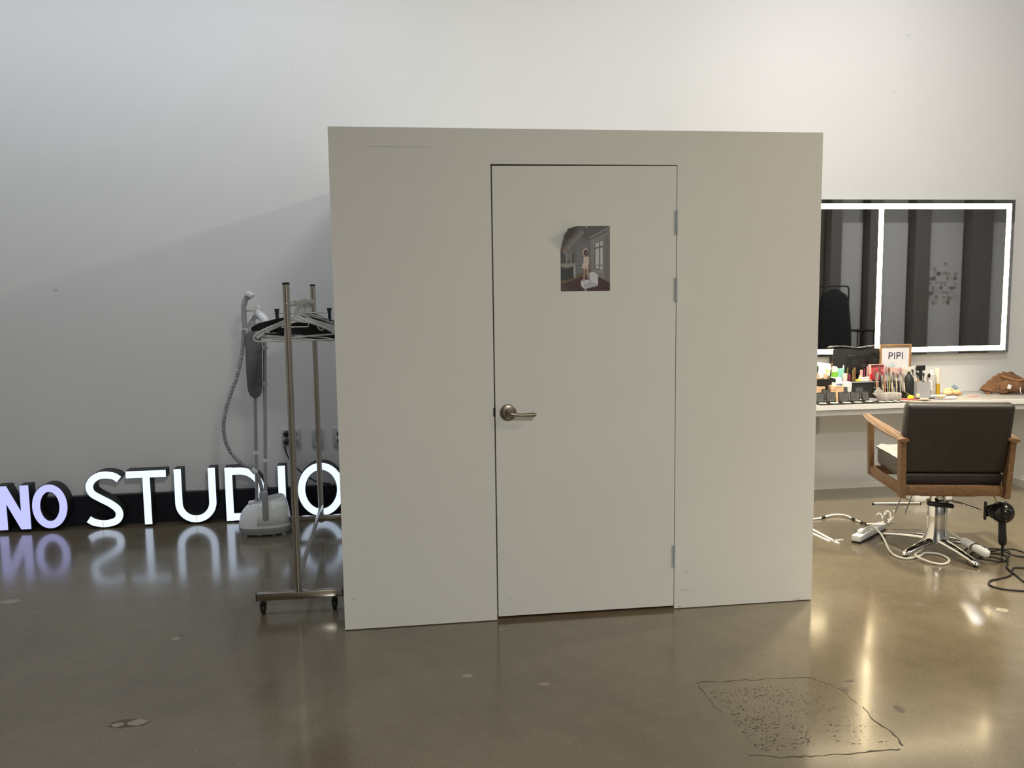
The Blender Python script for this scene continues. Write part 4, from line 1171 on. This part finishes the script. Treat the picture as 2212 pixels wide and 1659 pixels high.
# hair clip
t = thing('hair_clip', (3.925, -.30, DZ), 'black and silver hair clip lying under the black bottle', 'hair clip')
MB().prism([(3.888, DZ), (3.945, DZ), (3.935, DZ + .03), (3.918, DZ + .058), (3.908, DZ + .055), (3.905, DZ + .028)], -.315, -.295).build('grip', BLACKG, t)
for k in range(3):
    MB().tube(spline([(3.925 + .012 * k, -.305, DZ + .045 - .006 * k), (3.94 + .012 * k, -.30, DZ + .05 - .008 * k), (3.948 + .011 * k, -.30, DZ + .035 - .006 * k)], 4), .004, 8).build('spring', CHROME, t, smooth=True)
# scattered pencils and small tools
SC = [('red_pencil', REDM, (3.915, -.40), 66, .12, .006, 'red plastic pencil near the chair back'), ('plum_pencil', mat('plum_red', (.30, .04, .09), .35), (3.995, -.285), 62, .11, .0065, 'plum red pencil below the grey cup'),
      ('wood_spatula', mat('pale_wood_stick', (.78, .62, .38), .6), (3.875, -.455), 62, .11, .005, 'pale wooden stick at the front edge, beside the clear box'), ('wood_spatula', mat('pale_wood_stick', (.78, .62, .38), .6), (3.90, -.472), 55, .12, .005, 'second pale wooden stick right at the desk edge'),
      ('cotton_stick', mat('cotton_cream', (.78, .66, .48), .6), (4.045, -.365), 70, .06, .006, 'cream cotton stick in the middle of the scattered pencils'), ('orange_pencil', mat('salmon', (.75, .38, .26), .4), (3.885, -.36), 75, .10, .006, 'salmon pencil beside the clear box'),
      ('black_pencil', HANDLES[1], (3.965, -.43), 75, .13, .004, 'thin black pencil at the front of the scattered pile'), ('black_pencil', HANDLES[1], (4.08, -.335), 80, .15, .0045, 'thin black pencil under the sponges'),
      ('grey_pencil', HANDLES[4], (4.185, -.385), 78, .13, .004, 'grey pencil right of the scattered pile'), ('purple_pencil', mat('violet', (.26, .12, .26), .4), (4.075, -.255), 85, .07, .007, 'short purple pencil below the pump bottle'),
      ('pink_pencil', mat('pink_lac', (.72, .22, .24), .4), (4.47, -.31), 80, .08, .004, 'thin pink pencil alone on the right of the desk'), ('thin_stick', mat('pale_wood_stick', (.78, .62, .38), .6), (4.40, -.335), 84, .12, .0026, 'thin pale stick alone on the grey desk top'),
      ('tan_pencil', mat('tan', (.45, .32, .20), .5), (4.0, -.41), 68, .12, .004, 'tan pencil across the scattered pile'), ('white_stick', WHITEP, (4.23, -.245), 95, .15, .008, 'long white plastic stick in front of the sponges')]
for nm, m, (x, y), rz, ln, r_, lb in SC:
    d = Vector((math.sin(R(rz)), math.cos(R(rz)) * -1, 0))
    c = Vector((x, y, DZ + r_))
    mono(nm, MB().tube([c - d * ln / 2, c + d * ln * .38, c + d * ln / 2], [r_, r_, r_ * .3], 10), m, (x, y, DZ), lb, 'pencil', 'scattered pencils and sticks')
mono('yellow_puff', MB().ball((3.957, -.335, DZ + .016), .024, .02, .016, 14, 8), mat('neon_yellow', (.85, .80, .02), .6), (3.957, -.335, DZ), 'neon yellow round puff between the hair clip and pencils', 'puff')
mono('yellow_puff_jar', MB().rbox(4.02, 4.045, -.315, -.295, DZ, DZ + .036, .004), mat('pale_yellow', (.70, .68, .38), .4), (4.03, -.305, DZ), 'small pale yellow cap standing before the grey cup', 'cap')
mono('white_compact', MB().lathe([(.034, 0), (.040, .005), (.040, .013), (.034, .017)], (4.255, -.365, DZ), 24, sy=.7), WHITEP, (4.255, -.365, DZ), 'flat oval white compact behind the chair back', 'compact')
mono('beige_puff', MB().ball((4.20, -.32, DZ + .014), .030, .024, .014, 14, 8), mat('beige_puff', (.72, .52, .34), .8), (4.20, -.32, DZ), 'beige round puff beside the white oval compact', 'puff')
# brown bag
t = thing('brown_bag', (4.83, -.17, DZ), 'slouched brown suede shoulder bag at the right end of the desk', 'bag')
SUEDE = mat('brown_suede', (.155, .075, .035), .9, var=.25, scale=14, bump=.4, bscale=120)
bg = MB()
def bagloop(x, yc, w_, z0, z1, n=16):
    out = []
    for i in range(n):
        a = 2 * math.pi * i / n
        out.append((x, yc + w_ * math.cos(a), (z0 + z1) / 2 + (z1 - z0) / 2 * math.sin(a)))
    return out
loft(bg, [bagloop(4.755, -.21, .012, DZ + .002, DZ + .03), bagloop(4.775, -.21, .035, DZ + .001, DZ + .085), bagloop(4.81, -.215, .05, DZ + .001, DZ + .105), bagloop(4.86, -.215, .055, DZ + .001, DZ + .09), bagloop(4.91, -.21, .055, DZ + .001, DZ + .11), bagloop(4.955, -.2, .03, DZ + .001, DZ + .10)])
crumple(bg, .005, 31)
bg.v = [Vector((p.x, p.y, max(p.z, DZ + .0005))) for p in bg.v]
bg.build('body', SUEDE, t, smooth=True, angle=75)
fp = MB(); fl_ = spline([(4.655, -.12, DZ + .02), (4.69, -.115, DZ + .055), (4.75, -.11, DZ + .10), (4.81, -.105, DZ + .135), (4.87, -.10, DZ + .15), (4.955, -.10, DZ + .145)], 5)
vv = []
for k, p in enumerate(fl_):
    u_ = k / (len(fl_) - 1)
    for q in range(5):
        tq = q / 4
        vv.append((p.x + .01 * tq, p.y - .09 * tq + .02 * math.sin(tq * 3.1) * u_, DZ + .004 + (p.z - DZ) * (1 - .85 * tq * (0.35 + .65 * (1 - u_))) + .006 * math.sin(k * 1.7 + q)))
fp.add(vv, [(a * 5 + b, a * 5 + b + 1, (a + 1) * 5 + b + 1, (a + 1) * 5 + b) for a in range(len(fl_) - 1) for b in range(4)])
fpo = fp.build('flap', SUEDE, t, smooth=True, angle=80)
sm = fpo.modifiers.new('thick', 'SOLIDIFY'); sm.thickness = .004
st_ = MB(); sp_ = spline([(4.645, -.145, DZ + .03), (4.67, -.185, DZ + .018), (4.72, -.225, DZ + .012), (4.77, -.245, DZ + .008), (4.83, -.26, DZ + .03), (4.89, -.262, DZ + .06), (4.95, -.25, DZ + .08)], 6)
st_.add([(p.x, p.y, p.z + s * .017 * (1.2 - .6 * k / len(sp_))) if s else (p.x, p.y, p.z) for k, p in enumerate(sp_) for s in (0, 1)], [(2 * k, 2 * k + 2, 2 * k + 3, 2 * k + 1) for k in range(len(sp_) - 1)])
so = st_.build('strap', SUEDE, t, smooth=True, angle=80)
sm = so.modifiers.new('thick', 'SOLIDIFY'); sm.thickness = .004
MB().tube(spline([(4.815, -.14, DZ + .13), (4.845, -.19, DZ + .115), (4.89, -.235, DZ + .10), (4.93, -.25, DZ + .12)], 5), .006, 8).build('cord_seam', mat('tan_suede', (.30, .15, .06), .8), t, smooth=True)
MB().rbox(-.015, .015, -.002, .002, -.017, .017, .002, M=TR(4.79, -.268, DZ + .06, ry=18)).build('white_patch', WHITEP, t, smooth=True)
MB().tube(spline([(4.875, -.275, DZ + .055), (4.872, -.278, DZ + .03), (4.88, -.28, DZ + .008)], 4), .003, 6).build('white_tie', WHITEP, t, smooth=True)

# ------------------------------------------------------------------ salon chair (local frame, +y is forward)
ch = thing('salon_chair', (3.369, -1.551, 0), 'dark leather salon chair with wooden arms, back turned to us', 'chair', local=True, rz=-R(13.3))
def tilt(y0, z0, a):
    return Matrix.Translation((0, y0, z0)) @ Matrix.Rotation(R(a), 4, 'X')
bk = MB(); bk.rbox(-.285, .285, -.040, .035, 0, .405, .026, 4, M=tilt(-.165, .500, 11))
bko = bk.build('backrest', LEATHER, ch, smooth=True)
bk = MB(); bk.rbox(-.268, .268, -.038, .03, -.072, .0, .018, 3, M=tilt(-.165, .500, 11))
bk.build('lower_back', LEATHER, ch, smooth=True)
sc = MB(); sc.rbox(-.245, .245, -.14, .345, .435, .555, .03, 3)
sco = sc.build('seat', SEATL, ch, smooth=True)
cv = MB()
NX, NY = 14, 14
rnd = random.Random(3)
cv.add([(-.25 + .50 * i / NX, -.13 + .48 * j / NY, .5565 + rnd.uniform(0, .008) - (.01 if i in (0, NX) else 0)) for j in range(NY + 1) for i in range(NX + 1)],
       [(j * (NX + 1) + i, j * (NX + 1) + i + 1, (j + 1) * (NX + 1) + i + 1, (j + 1) * (NX + 1) + i) for j in range(NY) for i in range(NX)])
cvo = cv.build('seat_cover', CLEARSHEET, sco, smooth=True, angle=80)
MB().tube([(-.247, -.14, .545), (-.247, .345, .545)], .004, 8).build('piping', LEATHER, sco, smooth=True)
rl = MB(); rl.rbox(-.262, .262, -.225, -.195, .372, .430, .004)
rl.build('rear_rail', CHWOOD, ch, smooth=True)
rl = MB(); rl.rbox(-.262, .262, .32, .348, .375, .430, .004)
rl.build('front_rail', CHWOOD, ch, smooth=True)
for s in (-1, 1):
    def quad_post(p_bot, p_top, ax, ay):
        m = MB()
        (x0, y0, z0), (x1, y1, z1) = p_bot, p_top
        m.add([(x0 - ax, y0 - ay, z0), (x0 + ax, y0 - ay, z0), (x0 + ax, y0 + ay, z0), (x0 - ax, y0 + ay, z0), (x1 - ax, y1 - ay, z1), (x1 + ax, y1 - ay, z1), (x1 + ax, y1 + ay, z1), (x1 - ax, y1 + ay, z1)],
              [(0, 3, 2, 1), (4, 5, 6, 7), (0, 1, 5, 4), (1, 2, 6, 5), (2, 3, 7, 6), (3, 0, 4, 7)])
        return m
    q = quad_post((s * .277, -.21, .362), (s * .290, -.225, .690), .0145, .028)
    po = q.build('leg', CHWOOD, ch)
    for z in (.53, .60):
        MB().lathe([(.006, 0), (.006, .002)], n=10, M=TR(s * (.292 if z < .55 else .296), -.20 - .004, z, ry=90 * s)).build('screw', DARKMET, po)
    quad_post((s * .277, .333, .375), (s * .285, .345, .700), .0145, .020).build('leg', CHWOOD, ch)
    MB().rbox(s * .277 - .0135, s * .277 + .0135, -.183, .314, .372, .430, .004).build('side_rail', CHWOOD, ch, smooth=True)
    am = MB()
    pts = spline([(s * .292, -.262, .690), (s * .292, -.20, .698), (s * .297, -.05, .706), (s * .300, .12, .716), (s * .300, .28, .727), (s * .298, .385, .737)], 5)
    L_ = []
    for k, p in enumerate(pts):
        u_ = k / (len(pts) - 1)
        hw_ = .020 + .020 * math.sin(math.pi * min(1, .15 + .8 * u_)) * (1 if u_ < .92 else .75)
        th = .017 + .012 * math.sin(math.pi * u_)
        L_.append([(p.x + hw_ * math.cos(a) * (1 if abs(math.cos(a)) < .99 else 1), p.y, p.z + th * .62 * math.sin(a)) for a in [2 * math.pi * i / 14 for i in range(14)]])
    loft(am, L_)
    am.build('armrest', CHWOOD, ch, smooth=True)
# base
clm = MB(); clm.lathe([(.075, .055), (.072, .075), (.062, .10), (.056, .14), (.0545, .20), (.0545, .268), (.052, .272)], n=28)
clm.build('pump_column', CHROME, ch, smooth=True)
clm = MB(); clm.lathe([(.043, .272), (.043, .348)], n=24)
clm.build('piston', CHROME, ch, smooth=True)
MB().rbox(-.15, .15, -.14, .16, .349, .3715, .004).build('seat_plate', BLACKP, ch, smooth=True)
cl = MB(); cl.lathe([(.060, .270), (.064, .275), (.064, .288), (.060, .293)], n=24)
cl.build('collar', CHROME, ch, smooth=True)
M13 = Matrix.Rotation(R(13.3), 3, 'Z')
for wx, wy in ((3.10, -1.655), (3.385, -1.905), (3.63, -1.66), (3.195, -1.255)):
    e = M13 @ Vector((wx - 3.369, wy + 1.551, 0))
    d = e.normalized(); q = Vector((-d.y, d.x, 0))
    lg = MB(); L_ = []
    for t_, w_, zc, th in ((.02, .040, .058, .026), (.25, .034, .056, .024), (.6, .026, .042, .02), (.88, .021, .024, .018), (.97, .019, .017, .014), (1.0, .010, .012, .008)):
        c = e * t_
        L_.append([tuple(c + q * (w_ * math.cos(a)) + Vector((0, 0, zc + th * (math.sin(a) if math.sin(a) > 0 else math.sin(a) * .35)))) for a in [2 * math.pi * i / 14 for i in range(14)]])
    loft(lg, L_)
    lo = lg.build('base_leg', CHROME, ch, smooth=True, angle=60)
    MB().lathe([(.012, 0), (.012, .011)], tuple(e * .94), 12).build('foot_pad', RUBBER, lo)
# pump lever and footrest
pl = MB(); pl.tube(spline([(.05, -.03, .300), (.10, -.10, .298), (.155, -.205, .288)], 4), .006, 10)
pl.build('pump_lever', CHROME, ch, smooth=True)
lp_ = MB(); lp_.rbox(-.115, .03, -.095, -.055, .270, .295, .010, 2, M=TR(0, 0, 0, ry=6))
lp_.build('lever_bracket', DARKMET, ch, smooth=True)
def wl(x, y, z):
    e = M13 @ Vector((x - 3.369, y + 1.551, 0)); return (e.x, e.y, z)
fr = MB(); fr.tube([wl(3.239, -1.10, .165), wl(3.511, -1.165, .170)], .011, 12)
fro = fr.build('footrest_bar', mat('satin_chrome', (.85, .84, .82), .32, metal=.9, var=.02), ch, smooth=True)
for p in (wl(3.238, -1.0995, .165), wl(3.512, -1.1655, .170)):
    MB().ball(p, .010, .010, .010, 10, 8).build('end_cap', BLACKP, fro, smooth=True)
for x, y in ((3.385, -1.145), (3.445, -1.16)):
    fa_ = MB(); fa_.tube(spline([wl(x + .03, y - .06, .37), wl(x + .01, y - .03, .27), wl(x - .005, y, .172), wl(x - .018, y + .012, .115)], 5), .0045, 8)
    fo_ = fa_.build('footrest_strut', POLEG, ch, smooth=True)
    MB().ball(wl(x - .018, y + .012, .113), .007, .007, .010, 10, 8).build('strut_tip', CHROME, fo_, smooth=True)

# ------------------------------------------------------------------ hair dryer hanging under the chair
hdx, hdy, hdz = 3.612, -1.775, .268
t = thing('hair_dryer', (hdx, hdy, .0), 'black hair dryer hanging upright under the right side of the chair', 'hair dryer')
MB().ball((hdx, hdy, hdz), .060, .066, .062, 22, 14).build('body', BLACKG, t, smooth=True)
nz_ = MB(); nz_.lathe([(.040, 0), (.036, .012), (.031, .026), (.031, .030)], n=20, M=TR(hdx - .044, hdy + .022, hdz + .002, ry=-90, rz=-25))
nzo = nz_.build('nozzle', BLACKG, t, smooth=True)
MB().rbox(-.008, .006, -.012, .012, -.052, .052, .005, M=TR(hdx - .076, hdy + .038, hdz + .003, rz=-25)).build('nozzle_slit', BLACKP, nzo, smooth=True)
MB().tube([(hdx - .066, hdy + .01, hdz + .03), (hdx - .07, hdy + .01, hdz - .03)], .0025, 8).build('trim_ring', CHROME, t, smooth=True)
hh = MB(); hh.tube(spline([(hdx + .002, hdy, hdz - .045), (hdx + .004, hdy, hdz - .09), (hdx + .008, hdy, hdz - .14), (hdx + .012, hdy, hdz - .188)], 4), [.022, .021, .0205, .020, .020, .020, .020, .021, .022, .022, .0225, .020, .016], 16)
hh.build('handle', BLACKP, t, smooth=True)
MB().tube(spline([(hdx + .012, hdy, hdz - .185), (hdx + .012, hdy, hdz - .21), (hdx + .012, hdy, hdz - .24), (hdx + .01, hdy - .005, .012)], 4), [.009, .0085, .008, .0078, .0075, .0072, .0068, .0065, .006, .0058, .0055, .005, .0045], 10).build('cord_sleeve', RUBBER, t, smooth=True)
MB().tube(spline([(hdx - .035, hdy, hdz + .045), (hdx - .042, hdy + .005, hdz + .075), (hdx - .052, hdy + .02, hdz + .10), (hdx - .05, hdy + .03, .372)], 4), .004, 8).build('hanging_loop', GOLD, t, smooth=True)
cz = .005
coil = [(3.612, -1.782), (3.60, -1.81), (3.52, -1.80), (3.44, -1.76), (3.45, -1.69), (3.54, -1.62), (3.65, -1.60), (3.70, -1.66), (3.69, -1.75), (3.60, -1.83), (3.50, -1.835), (3.42, -1.79), (3.46, -1.71), (3.56, -1.66), (3.66, -1.68), (3.72, -1.76), (3.78, -1.80), (3.74, -1.70), (3.64, -1.66), (3.58, -1.72), (3.62, -1.80), (3.58, -1.88), (3.53, -1.936), (3.489, -2.061), (3.46, -2.16), (3.47, -2.25), (3.40, -2.285), (3.32, -2.262), (3.268, -2.225), (3.255, -2.166), (3.305, -2.11), (3.375, -2.09), (3.465, -2.05), (3.56, -1.95), (3.62, -1.953), (3.75, -1.94)]
cp = [(x, y, cz + .010 * (i % 3) * (1 if 1 < i < 21 else 0)) for i, (x, y) in enumerate(coil)]
tag(MB().tube(spline(cp, 7), .0045, 8).build('dryer_cord', RUBBER, smooth=True, origin=(3.55, -1.8, 0)), 'coiled black hair dryer cord spread on the floor beside the chair', 'cord')
t = thing('white_adapter', (3.47, -1.79, 0), 'white rounded adapter lying across the chair base leg', 'adapter')
MB().rbox(-.022, .022, -.10, .10, -.022, .022, .016, 3, M=TR(3.468, -1.755, .068, rx=8, rz=6)).build('body', WHITEP, t, smooth=True)
MB().tube([(3.465 + .026 * math.cos(i * .35), -1.765 - .01 * math.cos(i * .35), .066 + .026 * math.sin(i * .35)) for i in range(-1, 11)], .0035, 8).build('cable_tie', RUBBER, t, smooth=True)

# ------------------------------------------------------------------ power strip, white cords, trunking strips
t = thing('power_strip', (3.13, -1.235, 0), 'white power strip with dark base on the floor left of the chair', 'power strip')
ang = math.degrees(math.atan2(.235, .30))
M = TR(3.135, -1.235, 0, rz=ang)
MB().rbox(-.20, .20, -.028, .028, .012, .048, .006, 2, M=M).build('body', WHITEP, t, smooth=True)
MB().box(-.198, .198, -.026, .026, 0, .0125, M=M).build('base', BLACKP, t)
for k in (-.12, -.02, .08):
    MB().lathe([(.019, 0), (.019, .001), (.016, .0012), (.015, -.004)], n=18, M=M @ TR(k, 0, .0482)).build('socket', mat('socket_grey', (.5, .5, .48), .4), t)
pg = MB(); pg.rbox(-.15, -.09, -.016, .016, .049, .072, .008, 2, M=M)
pg.build('plug', WHITEP, t, smooth=True)
WC = mat('white_cable', (.76, .73, .66), .4, var=.03)
c1 = [(2.62, -.83, .006), (2.80, -.82, .006), (2.987, -.816, .006), (3.049, -.804, .008), (3.152, -.764, .012), (3.221, -.789, .012), (3.235, -.886, .008), (3.25, -.992, .008), (3.278, -1.05, .02), (3.285, -1.10, .03)]
t = thing('extension_cable', (3.1, -.9, 0), 'white cord with black tape bands running to the power strip from behind the booth', 'cord')
MB().tube(spline(c1, 8), .0065, 10).build('cable', WC, t, smooth=True)
for p, q in (((3.045, -.806, .008), (3.075, -.796, .009)), ((3.233, -.862, .009), (3.236, -.90, .008)), ((3.243, -.955, .008), (3.255, -1.005, .009))):
    MB().cyl(p, q, .0082, n=12).build('tape_band', BLACKP, t, smooth=True)
c2 = [(3.05, -1.30, .055), (3.10, -1.262, .064), (3.15, -1.255, .060), (3.178, -1.29, .03), (3.158, -1.374, .007), (3.087, -1.531, .007), (3.058, -1.642, .007), (3.09, -1.70, .007), (3.189, -1.672, .008), (3.258, -1.625, .008), (3.319, -1.663, .007), (3.308, -1.763, .007), (3.236, -1.826, .007), (3.180, -1.80, .009), (3.150, -1.72, .016), (3.17, -1.66, .018), (3.26, -1.585, .022), (3.36, -1.50, .100), (3.43, -1.57, .105), (3.455, -1.655, .085)]
tag(MB().tube(spline(c2, 8), .0062, 10).build('looped_cable', WC, smooth=True, origin=(3.2, -1.6, 0)), 'looped white cord from the power strip around the chair base', 'cord')
lp = []
c0 = Vector((3.30, -1.07, .055))
for i in range(64):
    a = i * .33
    lp.append(c0 + Vector((.0022 * i + .040 * math.cos(a) * .55, .0012 * i + .02 * math.sin(a * .5), .032 * math.sin(a))))
tag(MB().tube(lp, .0058, 8).build('cord_bundle', WC, smooth=True, origin=(3.36, -1.05, 0)), 'bundled coil of white cord at the end of the power strip', 'cord')
TRK = mat('white_trunking', (.78, .75, .68), .4, var=.03)
def strip(a, b, wd, label):
    a, b = Vector(a), Vector(b); d = (b - a).normalized(); q = Vector((-d.y, d.x)) * wd / 2
    tag(MB().slab([tuple(a + q), tuple(b + q), tuple(b - q), tuple(a - q)], 0, .008).build('trunking_strip', TRK, origin=(a.x, a.y, 0)), label, 'strip', 'white strips on the floor beside the booth')
strip((2.86, -1.00), (2.868, -1.36), .018, 'long white plastic strip on the floor reaching furthest from the booth')
strip((2.815, -1.11), (2.838, -1.30), .018, 'shorter white plastic strip on the floor nearest the booth')
strip((2.862, -1.305), (2.938, -1.285), .014, 'short white strip end lying crosswise on the floor')

# ------------------------------------------------------------------ things across the room, seen in the mirror
t = thing('garment_rack', (8.2, -8.65, 0), 'garment rack with a long dark coat, reflected in the mirror', 'clothes rack')
for x in (7.75, 8.40):
    MB().cyl((x, -8.65, .03), (x, -8.65, 1.45), .014, n=12).build('post', DARKMET, t, smooth=True)
    MB().rbox(x - .02, x + .02, -8.9, -8.4, 0, .03, .005).build('foot', DARKMET, t, smooth=True)
MB().tube(spline([(7.75, -8.65, 1.45), (7.77, -8.65, 1.50), (7.85, -8.65, 1.515), (8.30, -8.65, 1.515), (8.38, -8.65, 1.50), (8.40, -8.65, 1.45)], 4), .014, 10).build('rail', DARKMET, t, smooth=True)
ct = thing('dark_coat', (8.12, -8.65, .3), 'long dark coat hanging on the reflected garment rack', 'coat')
loft(MB(), [[(8.12 + a * math.cos(i * .393) * (1 + .06 * math.sin(i * 2.1)), -8.65 + b * math.sin(i * .393) * (1 + .15 * math.sin(i * 3.3)), z) for i in range(16)] for a, b, z in ((.34, .16, .35), (.33, .15, .7), (.30, .14, 1.0), (.27, .12, 1.25), (.23, .09, 1.36), (.12, .05, 1.43), (.05, .03, 1.47))]).build('body', COAT, ct, smooth=True, angle=70)
tag(MB().rbox(8.48, 8.95, -8.95, -8.55, .70, .73, .005).build('side_table_top', DARKMET, smooth=True, origin=(8.7, -8.75, .7)), 'thin dark table top near the reflected coat', 'table') if False else None
tb = thing('small_table', (8.66, -8.7, 0), 'small dark table next to the reflected coat', 'table')
MB().rbox(8.50, 8.85, -8.9, -8.5, .70, .73, .005).build('top', DARKMET, tb, smooth=True)
for x in (8.52, 8.83):
    for y in (-8.88, -8.52):
        MB().cyl((x, y, 0), (x, y, .70), .012, n=8).build('leg', DARKMET, tb, smooth=True)
rnd = random.Random(23)
CARDC = [mat('photo_card_%s' % n_, c_, .5) for n_, c_ in (('grey', (.40, .39, .36)), ('pale', (.50, .49, .46)), ('dark', (.22, .21, .20)), ('tan', (.36, .33, .28)))]
k = 0
cells = []
for r_ in range(9):
    for c in range(11):
        x = 10.42 + .075 * c + rnd.uniform(-.014, .014); z = 1.18 + .092 * r_ + rnd.uniform(-.014, .014)
        ex = ((x - 10.75) / .42) ** 2 + ((z - 1.52) / .40) ** 2
        if ex < rnd.uniform(.55, 1.15) and rnd.random() < .80 and x < 11.18:
            cells.append((x, z))
for x, z in cells[:60]:
    w2, h2 = rnd.choice(((.030, .040), (.036, .028), (.028, .036)))
    tag(MB().box(x - w2, x + w2, -9.549, -9.546, z - h2, z + h2).build('photo_card', CARDC[rnd.randrange(4)], origin=(x, -9.548, z)),
        'small photo print on the white panel across the room, seen in the mirror', 'photo', 'cluster of photo prints reflected in the mirror')
